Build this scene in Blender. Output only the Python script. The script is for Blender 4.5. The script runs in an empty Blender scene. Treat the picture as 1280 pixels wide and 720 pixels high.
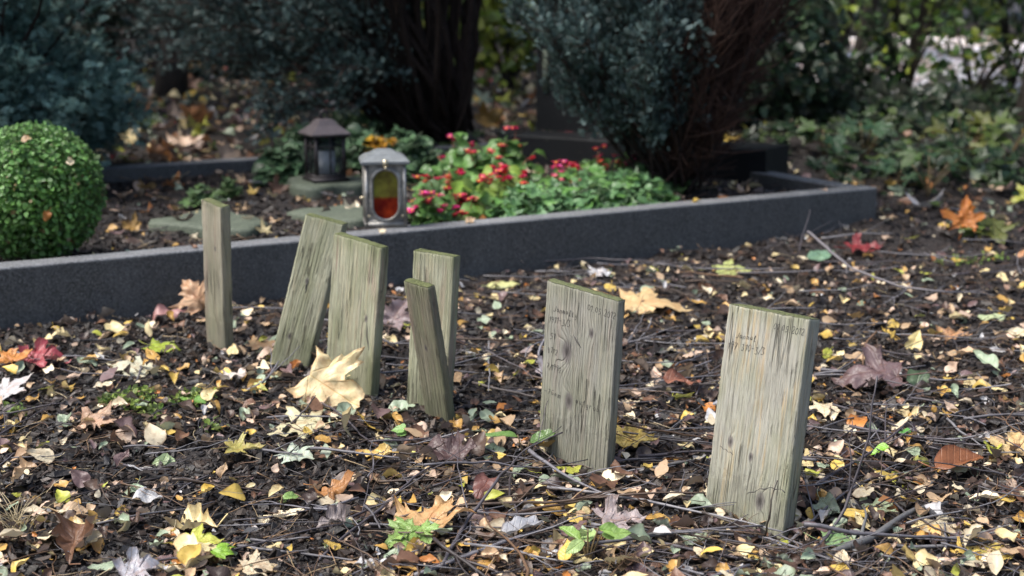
import bpy, math, random
import numpy as np
from mathutils import Vector, Matrix
rad = math.radians
random.seed(7)
rng = np.random.default_rng(7)
SC = bpy.context.scene
COL = SC.collection
PI = math.pi

# ------------------------------------------------------------------ camera geometry
FPX, CAMH, YH = 1778.0, 0.69, -14.0
PITCH = math.atan((360 - YH) / FPX)

# ------------------------------------------------------------------ small helpers
def vnoise(x, y, f, seed=0):
    x = np.asarray(x, float) * f + 1000.0; y = np.asarray(y, float) * f + 1000.0
    xi = np.floor(x).astype(np.int64); yi = np.floor(y).astype(np.int64)
    fx = x - xi; fy = y - yi
    fx = fx * fx * (3 - 2 * fx); fy = fy * fy * (3 - 2 * fy)
    def h(a, b):
        n = (a * 374761393 + b * 668265263 + seed * 974711) & 0xFFFFFFFF
        n = ((n ^ (n >> 13)) * 1274126177) & 0xFFFFFFFF
        return ((n ^ (n >> 16)) & 0xFFFF) / 65535.0
    return (h(xi, yi) * (1 - fx) + h(xi + 1, yi) * fx) * (1 - fy) + (h(xi, yi + 1) * (1 - fx) + h(xi + 1, yi + 1) * fx) * fy - 0.5

def sstep(a, b, x):
    t = np.clip((np.asarray(x, float) - a) / (b - a), 0, 1)
    return t * t * (3 - 2 * t)

# plot coordinates: s along the front kerb (0 at its far corner, negative to the near end), q across the plot
P0 = np.array([1.056, 4.085]); DS = np.array([0.868, 0.497]); DQ = np.array([-0.497, 0.868])
def sq(x, y):
    dx, dy = np.asarray(x, float) - P0[0], np.asarray(y, float) - P0[1]
    return dx * DS[0] + dy * DS[1], dx * DQ[0] + dy * DQ[1]
def wpt(s, q, z=0.0):
    p = P0 + s * DS + q * DQ
    return np.array([p[0], p[1], z])

GL, GW, KT, KZ = 3.3, 1.6, 0.07, 0.127      # plot length and width, kerb thickness, kerb top
FEET = [(.34, 1.74, .018), (.12, 1.97, .015), (-.11, 2.22, .010), (-.27, 2.38, .008), (-.41, 2.53, .006)]
def gh(x, y):
    x = np.asarray(x, float); y = np.asarray(y, float)
    s, q = sq(x, y)
    ins = sstep(-GL, -GL + .03, s) * (1 - sstep(-.03, 0.0, s)) * sstep(.02, .05, q) * (1 - sstep(GW - .05, GW - .02, q))
    z_in = 0.088 + .018 * vnoise(x, y, 5, 3) + .012 * vnoise(x, y, 14, 4)
    z_out = .10 * sstep(.25, 1.7, q) + .055 * np.exp(-(((s - .08) / .42) ** 2 + ((q + .02) / .25) ** 2))
    nr = sstep(2.6, 4.5, y)
    z_out = z_out - .004 + (.010 + .022 * nr) * vnoise(x, y, 2.2, 1) + (.010 + .010 * nr) * vnoise(x, y, 7, 2) * np.exp(-((y - 2.5) / 6) ** 2)
    for fx, fy, fd in FEET: z_out = z_out - fd * np.exp(-((x - fx) ** 2 + (y - fy) ** 2) / .09 ** 2)
    z_out = z_out + .010 * vnoise(x, y, 22, 5) + .006 * vnoise(x, y, 47, 6)
    return z_in * ins + z_out * (1 - ins)

def px2w(px, py, zoff=0.0):
    """the point of the ground under a pixel of the photograph (1280 x 720)"""
    cx, cy = (px - 640) / FPX, -(py - 360) / FPX
    d = np.array([cx, math.cos(PITCH) + cy * math.sin(PITCH), -math.sin(PITCH) + cy * math.cos(PITCH)])
    z = 0.0
    for _ in range(14):
        t = (z + zoff - CAMH) / d[2]
        p = np.array([0, 0, CAMH]) + t * d
        z = .5 * z + .5 * float(gh(p[0], p[1]))
    p[2] = z + zoff
    return p
def pxd(px, py, D):
    """the point at distance D (along the ground) seen at that pixel"""
    cx, cy = (px - 640) / FPX, -(py - 360) / FPX
    d = np.array([cx, math.cos(PITCH) + cy * math.sin(PITCH), -math.sin(PITCH) + cy * math.cos(PITCH)])
    return np.array([0, 0, CAMH]) + d * (D / d[1])
def w2px(x, y, z):
    z = z - CAMH
    c, s = math.cos(PITCH), math.sin(PITCH)
    d = y * c - z * s; u = y * s + z * c
    return 640 + FPX * x / d, 360 - FPX * u / d

def newmesh(name, V, F, mat=None, col=None, lc=None, smooth=True):
    V = np.ascontiguousarray(V, dtype=np.float32)
    me = bpy.data.meshes.new(name)
    Fs = F if isinstance(F, (list, tuple)) else [F]
    Fs = [np.asarray(f, dtype=np.int32) for f in Fs if len(f)]
    me.vertices.add(len(V)); me.vertices.foreach_set('co', V.ravel())
    loops = np.concatenate([f.ravel() for f in Fs])
    tot = np.concatenate([np.full(len(f), f.shape[1], np.int32) for f in Fs])
    st = np.concatenate([[0], np.cumsum(tot)[:-1]]).astype(np.int32)
    me.loops.add(len(loops)); me.loops.foreach_set('vertex_index', loops)
    me.polygons.add(len(tot)); me.polygons.foreach_set('loop_start', st)
    try: me.polygons.foreach_set('loop_total', tot)
    except Exception: pass
    me.polygons.foreach_set('use_smooth', np.full(len(tot), smooth, dtype=bool))
    me.update(calc_edges=True)
    if col is not None:
        a = me.attributes.new('Col', 'FLOAT_COLOR', 'POINT')
        c = np.ones((len(V), 4), np.float32); c[:, :3] = col
        a.data.foreach_set('color', c.ravel())
    if lc is not None:
        a = me.attributes.new('lc', 'FLOAT_VECTOR', 'POINT')
        a.data.foreach_set('vector', np.ascontiguousarray(lc, dtype=np.float32).ravel())
    if mat is not None: me.materials.append(mat)
    me.validate()
    return me

def link(name, me, parent=None, loc=None):
    o = bpy.data.objects.new(name, me); COL.objects.link(o)
    if parent is not None: o.parent = parent
    if loc is not None: o.location = loc
    return o
def obj(name, V, F, mat, parent=None, **k):
    return link(name, newmesh(name, V, F, mat, **k), parent)
def tag(o, label, cat, group=None):
    o['label'] = label; o['category'] = cat
    if group: o['group'] = group
    return o
def empty(name, loc, label, cat, group=None, rz=0):
    o = bpy.data.objects.new(name, None); COL.objects.link(o)
    o.location = loc; o.rotation_euler = (0, 0, rz); o.empty_display_size = .05
    return tag(o, label, cat, group)
def struct(o): o['kind'] = 'structure'; return o
def stuff(o): o['kind'] = 'stuff'; return o

class MB:
    """collects shapes into one mesh"""
    def __init__(s): s.V = []; s.T = []; s.Q = []; s.C = []; s.L = []; s.n = 0
    def add(s, V, F, col=None, lc=None):
        V = np.asarray(V, float); F = np.asarray(F, int)
        s.V.append(V); (s.T if F.shape[1] == 3 else s.Q).append(F + s.n)
        s.C.append(np.broadcast_to(np.ones(3) if col is None else np.asarray(col, float), (len(V), 3)))
        s.L.append(np.zeros((len(V), 3)) if lc is None else lc); s.n += len(V)
    def tube(s, pts, r, n=6, col=None, cap=True):
        V, Q = tube(pts, r, n); s.add(V, Q, col)
        if cap:
            k = len(V) // n
            T = [[0, i + 1, i] for i in range(1, n - 1)] + [[(k - 1) * n, (k - 1) * n + i, (k - 1) * n + i + 1] for i in range(1, n - 1)]
            s.T.append(np.array(T) + s.n - len(V))
    def box(s, c, h, R=None, col=None):
        V = np.array([[x, y, z] for x in (-1, 1) for y in (-1, 1) for z in (-1, 1)], float) * np.asarray(h)
        if R is not None: V = V @ np.asarray(R).T
        s.add(V + np.asarray(c), [[0, 1, 3, 2], [4, 6, 7, 5], [0, 4, 5, 1], [2, 3, 7, 6], [0, 2, 6, 4], [1, 5, 7, 3]], col)
    def build(s, name, mat, parent=None, smooth=True):
        F = [np.concatenate(x) for x in (s.T, s.Q) if x]
        return obj(name, np.concatenate(s.V), F, mat, parent, col=np.concatenate(s.C), lc=np.concatenate(s.L), smooth=smooth)

def tube(pts, r, n=6):
    pts = np.asarray(pts, float); k = len(pts)
    r = np.broadcast_to(np.asarray(r, float), (k,))
    t = np.gradient(pts, axis=0); t /= np.linalg.norm(t, axis=1)[:, None] + 1e-9
    up = np.array([0.31, 0.17, 0.93]); 
    a = np.cross(t, up); a /= np.linalg.norm(a, axis=1)[:, None] + 1e-9
    b = np.cross(t, a)
    th = np.linspace(0, 2 * PI, n, endpoint=False)
    ring = np.cos(th)[None, :, None] * a[:, None] + np.sin(th)[None, :, None] * b[:, None]
    V = (pts[:, None] + ring * r[:, None, None]).reshape(-1, 3)
    i = np.arange(k - 1)[:, None] * n; j = np.arange(n)[None]; j2 = (j + 1) % n
    Q = np.stack([i + j, i + j2, i + n + j2, i + n + j], -1).reshape(-1, 4)
    return V, Q

def rotz(a):
    c, s = np.cos(a), np.sin(a); z = np.zeros_like(c); o = np.ones_like(c)
    return np.stack([np.stack([c, -s, z], -1), np.stack([s, c, z], -1), np.stack([z, z, o], -1)], -2)
def rotx(a):
    c, s = np.cos(a), np.sin(a); z = np.zeros_like(c); o = np.ones_like(c)
    return np.stack([np.stack([o, z, z], -1), np.stack([z, c, -s], -1), np.stack([z, s, c], -1)], -2)
def roty(a):
    c, s = np.cos(a), np.sin(a); z = np.zeros_like(c); o = np.ones_like(c)
    return np.stack([np.stack([c, z, s], -1), np.stack([z, o, z], -1), np.stack([-s, z, c], -1)], -2)
def basis(n, spin):
    """rotations whose z axis is n, spun about it"""
    n = n / (np.linalg.norm(n, axis=-1, keepdims=True) + 1e-9)
    ref = np.where(np.abs(n[:, 2:3]) > .9, np.array([[1., 0, 0]]), np.array([[0, 0, 1.]]))
    a = np.cross(ref, n); a /= np.linalg.norm(a, axis=1)[:, None]
    b = np.cross(n, a)
    R = np.stack([a, b, n], -1)
    return R @ rotz(spin)
def scatter(protos, which, pos, R, scale, color, name, mat, parent=None, smooth=True, vcol=None):
    """many copies of a few prototypes in one mesh"""
    VV, FF3, FF4, CC, LL = [], [], [], [], []; n = 0
    for k, (pv, pf, pl) in enumerate(protos):
        m = np.where(which == k)[0]
        if not len(m): continue
        sc = scale[m]
        if sc.ndim == 1: sc = sc[:, None].repeat(3, 1)
        V = np.einsum('nij,nvj->nvi', R[m], pv[None] * sc[:, None, :]) + pos[m][:, None]
        F = (np.arange(len(m))[:, None, None] * len(pv) + pf[None]).reshape(-1, pf.shape[1]) + n
        (FF3 if pf.shape[1] == 3 else FF4).append(F)
        VV.append(V.reshape(-1, 3)); n += len(m) * len(pv)
        c = np.repeat(color[m], len(pv), 0)
        if vcol is not None: c = c * np.tile(vcol[k], (len(m), 1))
        CC.append(c)
        LL.append(np.tile(pl if pl is not None else np.zeros((len(pv), 3)), (len(m), 1)))
    F = [np.concatenate(x) for x in (FF3, FF4) if x]
    return obj(name, np.concatenate(VV), F, mat, parent, col=np.concatenate(CC), lc=np.concatenate(LL), smooth=smooth)

# ------------------------------------------------------------------ node helpers
class NT:
    def __init__(s, name):
        s.m = bpy.data.materials.new(name); s.m.use_nodes = True
        s.t = s.m.node_tree; s.t.nodes.clear()
        s.out = s.n('ShaderNodeOutputMaterial')
    def n(s, typ, **k):
        nd = s.t.nodes.new(typ)
        for a, v in k.items(): setattr(nd, a, v)
        return nd
    def l(s, a, b): s.t.links.new(a, b)
    def val(s, sock, v):
        if hasattr(v, 'links') or isinstance(v, bpy.types.NodeSocket): s.l(v, sock)
        else: sock.default_value = v
    def math(s, op, a, b=0.0, c=None):
        nd = s.n('ShaderNodeMath', operation=op); s.val(nd.inputs[0], a); s.val(nd.inputs[1], b)
        if c is not None: s.val(nd.inputs[2], c)
        return nd.outputs[0]
    def mix(s, f, a, b, mode='MIX'):
        nd = s.n('ShaderNodeMix', data_type='RGBA', blend_type=mode)
        s.val(nd.inputs[0], f); s.val(nd.inputs[6], a if not isinstance(a, tuple) else (*a, 1)); s.val(nd.inputs[7], b if not isinstance(b, tuple) else (*b, 1))
        return nd.outputs[2]
    def noise(s, vec, scale, detail=3, rough=.55, dist=0):
        nd = s.n('ShaderNodeTexNoise'); nd.inputs['Scale'].default_value = scale; nd.inputs['Detail'].default_value = detail
        nd.inputs['Roughness'].default_value = rough; nd.inputs['Distortion'].default_value = dist
        if vec is not None: s.l(vec, nd.inputs['Vector'])
        return nd.outputs['Fac']
    def ramp(s, f, stops, interp='LINEAR'):
        nd = s.n('ShaderNodeValToRGB'); nd.color_ramp.interpolation = interp
        els = nd.color_ramp.elements
        while len(els) < len(stops): els.new(.5)
        for e, (p, c) in zip(els, stops):
            e.position = p; e.color = (c, c, c, 1) if not isinstance(c, tuple) else (*c, 1)
        s.l(f, nd.inputs[0]); return nd.outputs[0]
    def mapping(s, vec, scale=(1, 1, 1), loc=(0, 0, 0)):
        nd = s.n('ShaderNodeMapping'); nd.inputs['Scale'].default_value = scale; nd.inputs['Location'].default_value = loc
        s.l(vec, nd.inputs['Vector']); return nd.outputs[0]
    def attr(s, name, out='Color'):
        nd = s.n('ShaderNodeAttribute', attribute_name=name); return nd.outputs[out]
    def bump(s, h, strength=.5, dist=.002):
        nd = s.n('ShaderNodeBump'); nd.inputs['Strength'].default_value = strength; nd.inputs['Distance'].default_value = dist
        s.l(h, nd.inputs['Height']); return nd.outputs[0]
    def principled(s, base, rough=.6, spec=.5, normal=None, **k):
        p = s.n('ShaderNodeBsdfPrincipled')
        s.val(p.inputs['Base Color'], base if not isinstance(base, tuple) else (*base, 1))
        s.val(p.inputs['Roughness'], rough); p.inputs['Specular IOR Level'].default_value = spec
        if normal is not None: s.l(normal, p.inputs['Normal'])
        for a, v in k.items(): s.val(p.inputs[a.replace('_', ' ')], v)
        return p
    def done(s, sh):
        s.l(sh.outputs[0] if hasattr(sh, 'outputs') else sh, s.out.inputs['Surface']); return s.m

def mat_simple(name, col, rough=.6, spec=.5, var=.25, nscale=40, bump=.2, bdist=.002, metal=0.0):
    t = NT(name); tc = t.n('ShaderNodeTexCoord').outputs['Object']
    f = t.noise(tc, nscale, 5)
    c = t.mix(f, tuple(x * (1 - var) for x in col), tuple(min(1, x * (1 + var)) for x in col))
    p = t.principled(c, rough, spec, t.bump(f, bump, bdist)); p.inputs['Metallic'].default_value = metal
    return t.done(p)

def mat_leaf(name, mode, rough=.45, spec=.5, spots=.5, trans=.25, usecol=True, objcol=True):
    """leaf blades: colour from attribute and object colour; veins and spots from leaf coordinates lc"""
    t = NT(name)
    base = t.attr('Col')
    if objcol:
        oi = t.n('ShaderNodeObjectInfo'); base = t.mix(1.0, base, oi.outputs['Color'], 'MULTIPLY')
    lc = t.attr('lc', 'Vector')
    sep = t.n('ShaderNodeSeparateXYZ'); t.l(lc, sep.inputs[0])
    x, y, rim = sep.outputs
    geo = t.n('ShaderNodeNewGeometry')
    wn = t.noise(geo.outputs['Position'], 170, 4, .6)
    bn = t.noise(geo.outputs['Position'], 42, 3, .6)
    ax = t.math('ABSOLUTE', x)
    if mode == 'maple':
        vs = []
        for a, w in ((0, .016), (57, .013), (109, .011)):
            s_, c_ = math.sin(rad(a)), math.cos(rad(a))
            d = t.math('ABSOLUTE', t.math('SUBTRACT', t.math('MULTIPLY', ax, c_), t.math('MULTIPLY', y, s_)))
            along = t.math('ADD', t.math('MULTIPLY', ax, s_), t.math('MULTIPLY', y, c_))
            v = t.math('MULTIPLY', t.math('SUBTRACT', 1.0, t.math('MULTIPLY', d, 1 / w)), t.math('GREATER_THAN', along, 0.0))
            vs.append(t.math('MAXIMUM', v, 0.0))
        v = t.math('MAXIMUM', t.math('MAXIMUM', vs[0], vs[1]), vs[2])
    elif mode == 'ovate':
        mid = t.math('MAXIMUM', t.math('SUBTRACT', 1.0, t.math('MULTIPLY', ax, 38.0)), 0.0)
        ph = t.math('MULTIPLY', t.math('SUBTRACT', y, t.math('MULTIPLY', ax, .75)), 50.0)
        side = t.math('POWER', t.math('MAXIMUM', t.math('SINE', ph), 0.0), 9.0)
        v = t.math('MAXIMUM', mid, t.math('MULTIPLY', side, .6))
    else:
        v = None
    if mode == 'maple':
        vo = t.n('ShaderNodeTexVoronoi', feature='DISTANCE_TO_EDGE'); vo.inputs['Scale'].default_value = 7.0; t.l(lc, vo.inputs['Vector'])
        v = t.math('MAXIMUM', v, t.math('MULTIPLY', t.ramp(vo.outputs['Distance'], [(.0, 1.0), (.06, 0.0)]), .4))
        base = t.mix(t.math('MULTIPLY', t.ramp(t.noise(lc, 2.6, 3, .6), [(.45, 0.0), (.68, 1.0)]), .5), base, t.mix(1.0, base, (.80, .52, .42), 'MULTIPLY'))
    c = base
    if v is not None:
        light = t.mix(1.0, base, (.80, .66, .45) if mode == 'maple' else (1.3, 1.25, 1.1), 'MULTIPLY')
        c = t.mix(t.math('MULTIPLY', v, .75), base, light)
    dark = t.mix(1.0, base, (.48, .34, .25), 'MULTIPLY')
    sp = t.ramp(bn, [(.56, 0.0), (.66, 1.0)])
    sp2 = t.ramp(wn, [(.60, 0.0), (.68, 1.0)])
    c = t.mix(t.math('MULTIPLY', sp, .55 * spots), c, dark)
    c = t.mix(t.math('MULTIPLY', sp2, .6 * spots), c, dark)
    rimf = t.math('MULTIPLY', t.ramp(t.math('ADD', rim, t.math('MULTIPLY', t.math('SUBTRACT', bn, .5), .55)), [(.90, 0.0), (1.0, 1.0)]), .7 * min(1, spots * 1.4))
    c = t.mix(rimf, c, dark)
    back = t.mix(.45, c, t.mix(.5, c, (.42, .40, .36)))
    c = t.mix(geo.outputs['Backfacing'], c, back)
    h = wn if v is None else t.math('ADD', wn, t.math('MULTIPLY', v, -.9))
    p = t.principled(c, rough, spec, t.bump(h, .6, .0016))
    tr = t.n('ShaderNodeBsdfTranslucent'); t.l(c, tr.inputs['Color'])
    ms = t.n('ShaderNodeMixShader'); ms.inputs[0].default_value = trans
    t.l(p.outputs[0], ms.inputs[1]); t.l(tr.outputs[0], ms.inputs[2])
    return t.done(ms)

def mat_attr(name, rough=.6, spec=.4, nscale=120, var=.4, bump=.3, bdist=.002, trans=0.0):
    t = NT(name); tc = t.n('ShaderNodeNewGeometry').outputs['Position']
    f = t.noise(tc, nscale, 4, .6)
    c = t.attr('Col')
    oi = t.n('ShaderNodeObjectInfo'); c = t.mix(1.0, c, oi.outputs['Color'], 'MULTIPLY')
    k = t.math('ADD', 1 - var, t.math('MULTIPLY', f, 2 * var))
    cc = t.n('ShaderNodeCombineColor')
    for i in range(3): t.l(k, cc.inputs[i])
    c = t.mix(1.0, c, cc.outputs[0], 'MULTIPLY')
    p = t.principled(c, rough, spec, t.bump(f, bump, bdist))
    if not trans: return t.done(p)
    tr = t.n('ShaderNodeBsdfTranslucent'); t.l(c, tr.inputs['Color'])
    ms = t.n('ShaderNodeMixShader'); ms.inputs[0].default_value = trans
    t.l(p.outputs[0], ms.inputs[1]); t.l(tr.outputs[0], ms.inputs[2])
    return t.done(ms)

# ------------------------------------------------------------------ materials
M = {}
M['maple'] = mat_leaf('maple_blade', 'maple', .42, .5, .45, .2)
M['ovate'] = mat_leaf('ovate_blade', 'ovate', .42, .5, .6, .2)
M['plain'] = mat_leaf('litter_blade', 'none', .45, .5, .6, .15)
M['live'] = mat_leaf('live_blade', 'ovate', .35, .5, .12, .25)
M['needle'] = mat_attr('conifer_spray', .5, .45, 60, .3, .1, .001, .18)
M['chip'] = mat_attr('bark_chip', .5, .38, 260, .5, .6, .002)
M['twig'] = mat_attr('twig_bark', .5, .42, 220, .4, .4, .0008)
M['bark'] = mat_attr('trunk_bark', .85, .25, 45, .5, .9, .01)
M['petal'] = mat_attr('begonia_petal', .45, .4, 200, .15, .1, .0005, .25)

def mat_soil():
    t = NT('soil'); g = t.n('ShaderNodeNewGeometry').outputs['Position']
    a = t.noise(g, 9, 6, .65); b = t.noise(g, 160, 6, .7); vo = t.n('ShaderNodeTexVoronoi'); vo.inputs['Scale'].default_value = 120; t.l(g, vo.inputs['Vector'])
    c = t.mix(t.ramp(a, [(.35, 0.0), (.65, 1.0)]), (.009, .007, .007), (.02, .015, .013))
    c = t.mix(t.ramp(b, [(.45, 0.0), (.75, 1.0)]), c, (.045, .034, .03))
    h = t.math('ADD', t.math('MULTIPLY', b, 1.0), t.math('MULTIPLY', vo.outputs['Distance'], .8))
    # far from the plot: leaf-strewn lawn tones in patches
    far = t.noise(g, 14, 5, .7)
    p = t.principled(c, t.ramp(b, [(.3, .45), (.7, .85)]), .4, t.bump(h, .9, .006))
    return t.done(p)
M['soil'] = mat_soil()

def mat_wood(name, knots, spacing=.0045, x0=.012, buff=.2, green=.4, seed=0, pink=0.0, base=(.29, .27, .215), h=.27, tilt=0.0, dark=1.0):
    t = NT(name); tc = t.n('ShaderNodeTexCoord').outputs['Object']
    tc = t.mapping(tc, loc=(0, 0, 0))
    sep = t.n('ShaderNodeSeparateXYZ'); t.l(tc, sep.inputs[0]); X, Y, Z = sep.outputs
    off = (seed * 3.17, seed * 1.3, seed * 2.1)
    wv = t.mapping(tc, (9, 9, 3.0), off)
    w1 = t.math('SUBTRACT', t.noise(wv, 1.0, 3, .55), .5)
    w2 = t.math('SUBTRACT', t.noise(t.mapping(tc, (60, 60, 14), off), 1.0, 2, .5), .5)
    xx = t.math('SUBTRACT', X, x0); yy = t.math('ADD', Y, -.075)
    r = t.math('SQRT', t.math('ADD', t.math('MULTIPLY', xx, xx), t.math('MULTIPLY', t.math('MULTIPLY', yy, yy), .35)))
    r = t.math('ADD', r, t.math('MULTIPLY', Z, tilt))
    r = t.math('ADD', r, t.math('MULTIPLY', w1, .013)); r = t.math('ADD', r, t.math('MULTIPLY', w2, .0024))
    kd = None
    for kx, kz, ks, ka in knots:
        dx = t.math('SUBTRACT', X, kx); dz = t.math('MULTIPLY', t.math('SUBTRACT', Z, kz), .55)
        d2 = t.math('ADD', t.math('MULTIPLY', dx, dx), t.math('MULTIPLY', dz, dz))
        g = t.math('POWER', 2.71828, t.math('MULTIPLY', d2, -1 / (ks * ks)))
        r = t.math('ADD', r, t.math('MULTIPLY', g, ka))
        core = t.math('POWER', 2.71828, t.math('MULTIPLY', d2, -1 / (ks * ks * .30)))
        kd = core if kd is None else t.math('MAXIMUM', kd, core)
    ph = t.math('FRACT', t.math('ADD', t.math('DIVIDE', r, spacing), t.math('MULTIPLY', t.noise(t.mapping(tc, (55, 55, 1.2), (off[0] + 2, 8, 1)), 1.0, 2), 2.2)))
    line = t.math('POWER', ph, 3.0)
    line = t.math('MULTIPLY', line, t.ramp(ph, [(.9, 1.0), (1.0, .1)]))
    line = t.math('MULTIPLY', line, t.ramp(t.noise(t.mapping(tc, (34, 34, 10), (off[0] + 6, 3, 5)), 1.0, 4, .6), [(.38, .12), (.62, 1.0)]))
    fib = t.noise(t.mapping(tc, (560, 560, 16), off), 1.0, 4, .7)
    streak = t.noise(t.mapping(tc, (190, 190, 8), off), 1.0, 4, .65)
    blot = t.noise(t.mapping(tc, (16, 16, 9), off), 1.0, 4, .6)
    c = t.mix(t.ramp(streak, [(.36, 0.0), (.64, 1.0)]), tuple(v * .88 for v in base), tuple(v * 1.13 for v in base))
    c = t.mix(t.math('MULTIPLY', t.ramp(blot, [(.4, 0.0), (.65, 1.0)]), .45), c, tuple(v * .58 for v in base))
    if buff:
        bf = t.math('MULTIPLY', t.ramp(streak, [(.5, 0.0), (.58, 1.0)]), t.ramp(t.noise(t.mapping(tc, (30, 30, 16), off), 1.0, 3), [(.42, 0.0), (.58, 1.0)]))
        c = t.mix(t.math('MULTIPLY', bf, buff), c, (.48, .37, .23))
    if pink:
        pf = t.ramp(t.noise(t.mapping(tc, (70, 70, 4), (off[0] + 3, 1, 2)), 1.0, 2), [(.56, 0.0), (.64, 1.0)])
        c = t.mix(t.math('MULTIPLY', pf, pink), c, (.34, .22, .19))
    # algae: towards the foot, in patches, at the edges
    foot = t.ramp(t.math('ADD', t.math('MULTIPLY', t.math('DIVIDE', Z, h), 1.0), t.math('MULTIPLY', t.math('SUBTRACT', blot, .5), .9)), [(.02, 1.0), (.5, 0.0)])
    gpat = t.ramp(t.noise(t.mapping(tc, (26, 26, 7), (off[0] + 7, 0, 3)), 1.0, 4, .6), [(.44, 0.0), (.62, 1.0)])
    topz = t.ramp(t.math('DIVIDE', Z, h), [(.90, 0.0), (1.0, 1.0)])
    alg = t.math('MINIMUM', t.math('ADD', t.math('ADD', t.math('MULTIPLY', foot, .5), t.math('MULTIPLY', gpat, .65)), t.math('MULTIPLY', topz, .5)), 1.0)
    c = t.mix(t.math('MULTIPLY', alg, green), c, (.23, .25, .14))
    c = t.mix(t.math('MULTIPLY', line, .62 * dark), c, (.085, .07, .05))
    c = t.mix(t.math('MULTIPLY', t.ramp(fib, [(.50, 0.0), (.66, 1.0)]), .45), c, (.10, .088, .062))
    c = t.mix(t.math('MULTIPLY', t.ramp(fib, [(.34, 1.0), (.46, 0.0)]), .3), c, (.46, .42, .33))
    if kd is not None: c = t.mix(t.math('MULTIPLY', t.ramp(kd, [(.2, 0.0), (.5, .7), (.95, 1.0)]), .9), c, t.mix(t.ramp(kd, [(.7, 0.0), (.97, 1.0)]), (.125, .108, .11), (.05, .042, .042)))
    stain = t.ramp(t.noise(t.mapping(tc, (45, 45, 22), (off[0] + 1, 5, 3)), 1.0, 5, .7), [(.62, 0.0), (.72, 1.0)])
    c = t.mix(t.math('MULTIPLY', stain, .5), c, (.05, .05, .035))
    chk = t.noise(t.mapping(tc, (75, 75, 2.2), (off[0] + 9, 2, 1)), 1.0, 3, .6)
    chk = t.math('MULTIPLY', t.ramp(chk, [(.487, 0.0), (.497, 1.0), (.503, 1.0), (.513, 0.0)]), t.ramp(t.noise(t.mapping(tc, (14, 14, 9), (off[0] + 4, 2, 6)), 1.0, 2), [(.50, 0.0), (.58, 1.0)]))
    c = t.mix(t.math('MULTIPLY', chk, .55), c, (.045, .04, .03))
    splash = t.ramp(t.math('ADD', Z, t.math('MULTIPLY', t.noise(t.mapping(tc, (150, 150, 110), off), 1.0, 4, .75), -.10)), [(-.062, 1.0), (-.025, 0.0)])
    c = t.mix(t.math('MULTIPLY', splash, .2), c, (.04, .032, .025))
    # end grain at the sawn top: green with moss
    geo = t.n('ShaderNodeNewGeometry'); 
    tn = t.n('ShaderNodeTexCoord').outputs['Normal']; sn = t.n('ShaderNodeSeparateXYZ'); t.l(tn, sn.inputs[0])
    top = t.ramp(sn.outputs[2], [(.55, 0.0), (.85, 1.0)])
    mossn = t.noise(tc, 210, 4, .7)
    mossc = t.mix(mossn, (.05, .07, .016), (.17, .19, .07))
    c = t.mix(t.math('MULTIPLY', top, .85), c, mossc)
    hgt = t.math('ADD', t.math('ADD', t.math('MULTIPLY', line, -.9), t.math('MULTIPLY', chk, -2.0)), t.math('ADD', t.math('MULTIPLY', fib, -1.1), t.math('MULTIPLY', t.math('MULTIPLY', top, mossn), 2.0)))
    p = t.principled(c, .78, .3, t.bump(hgt, 1.0, .0024))
    return t.done(p)

def mat_granite(name, dark=(.020, .0215, .0225), light=(.102, .105, .107), rough=.34, top=1.0, spec=.5):
    t = NT(name); tc = t.n('ShaderNodeNewGeometry').outputs['Position']
    a = t.noise(tc, 190, 4, .75); b = t.noise(tc, 6, 6, .65); d = t.noise(tc, 330, 3, .7)
    c = t.mix(t.ramp(a, [(.40, 0.0), (.62, 1.0)]), dark, light)
    c = t.mix(t.ramp(d, [(.58, 0.0), (.66, .9)]), c, tuple(v * 2.6 for v in light))
    c = t.mix(t.ramp(t.noise(tc, 240, 3, .7), [(.58, 0.0), (.66, .8)]), c, (.012, .013, .015))
    c = t.mix(t.math('MULTIPLY', t.ramp(b, [(.40, 0.0), (.66, 1.0)]), .5), c, tuple(v * .55 for v in light))
    st = t.ramp(t.noise(t.mapping(tc, (9, 9, 1.6)), 1.0, 5, .7), [(.52, 0.0), (.70, 1.0)])
    c = t.mix(t.math('MULTIPLY', st, .4), c, tuple(v * 1.25 for v in light))
    lich = t.ramp(t.noise(tc, 28, 5, .7), [(.63, 0.0), (.70, 1.0)])
    c = t.mix(t.math('MULTIPLY', lich, .3), c, (.13, .13, .10))
    if top != 1.0:      # upper faces painted lighter, standing in for light from above
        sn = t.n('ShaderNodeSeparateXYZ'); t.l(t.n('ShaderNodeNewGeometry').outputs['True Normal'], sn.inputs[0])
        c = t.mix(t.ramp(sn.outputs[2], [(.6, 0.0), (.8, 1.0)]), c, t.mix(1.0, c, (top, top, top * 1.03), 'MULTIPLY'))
    p = t.principled(c, t.math('ADD', rough, t.math('MULTIPLY', b, .3)), spec, t.bump(t.math('ADD', a, t.math('MULTIPLY', b, .6)), .25, .002))
    return t.done(p)
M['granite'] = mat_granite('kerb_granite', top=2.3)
M['black_granite'] = mat_granite('headstone_granite', (.005, .006, .007), (.011, .012, .014), .45, 1.0, .2)
M['slate'] = mat_granite('mossy_slate', (.035, .048, .034), (.10, .12, .085), .6)
M['path'] = mat_simple('path_gravel', (.72, .69, .70), .8, .3, .35, 25, .5, .01)
M['ink'] = mat_simple('faded_ink', (.085, .08, .072), .7, .3, .5, 300, .1, .0002)

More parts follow.
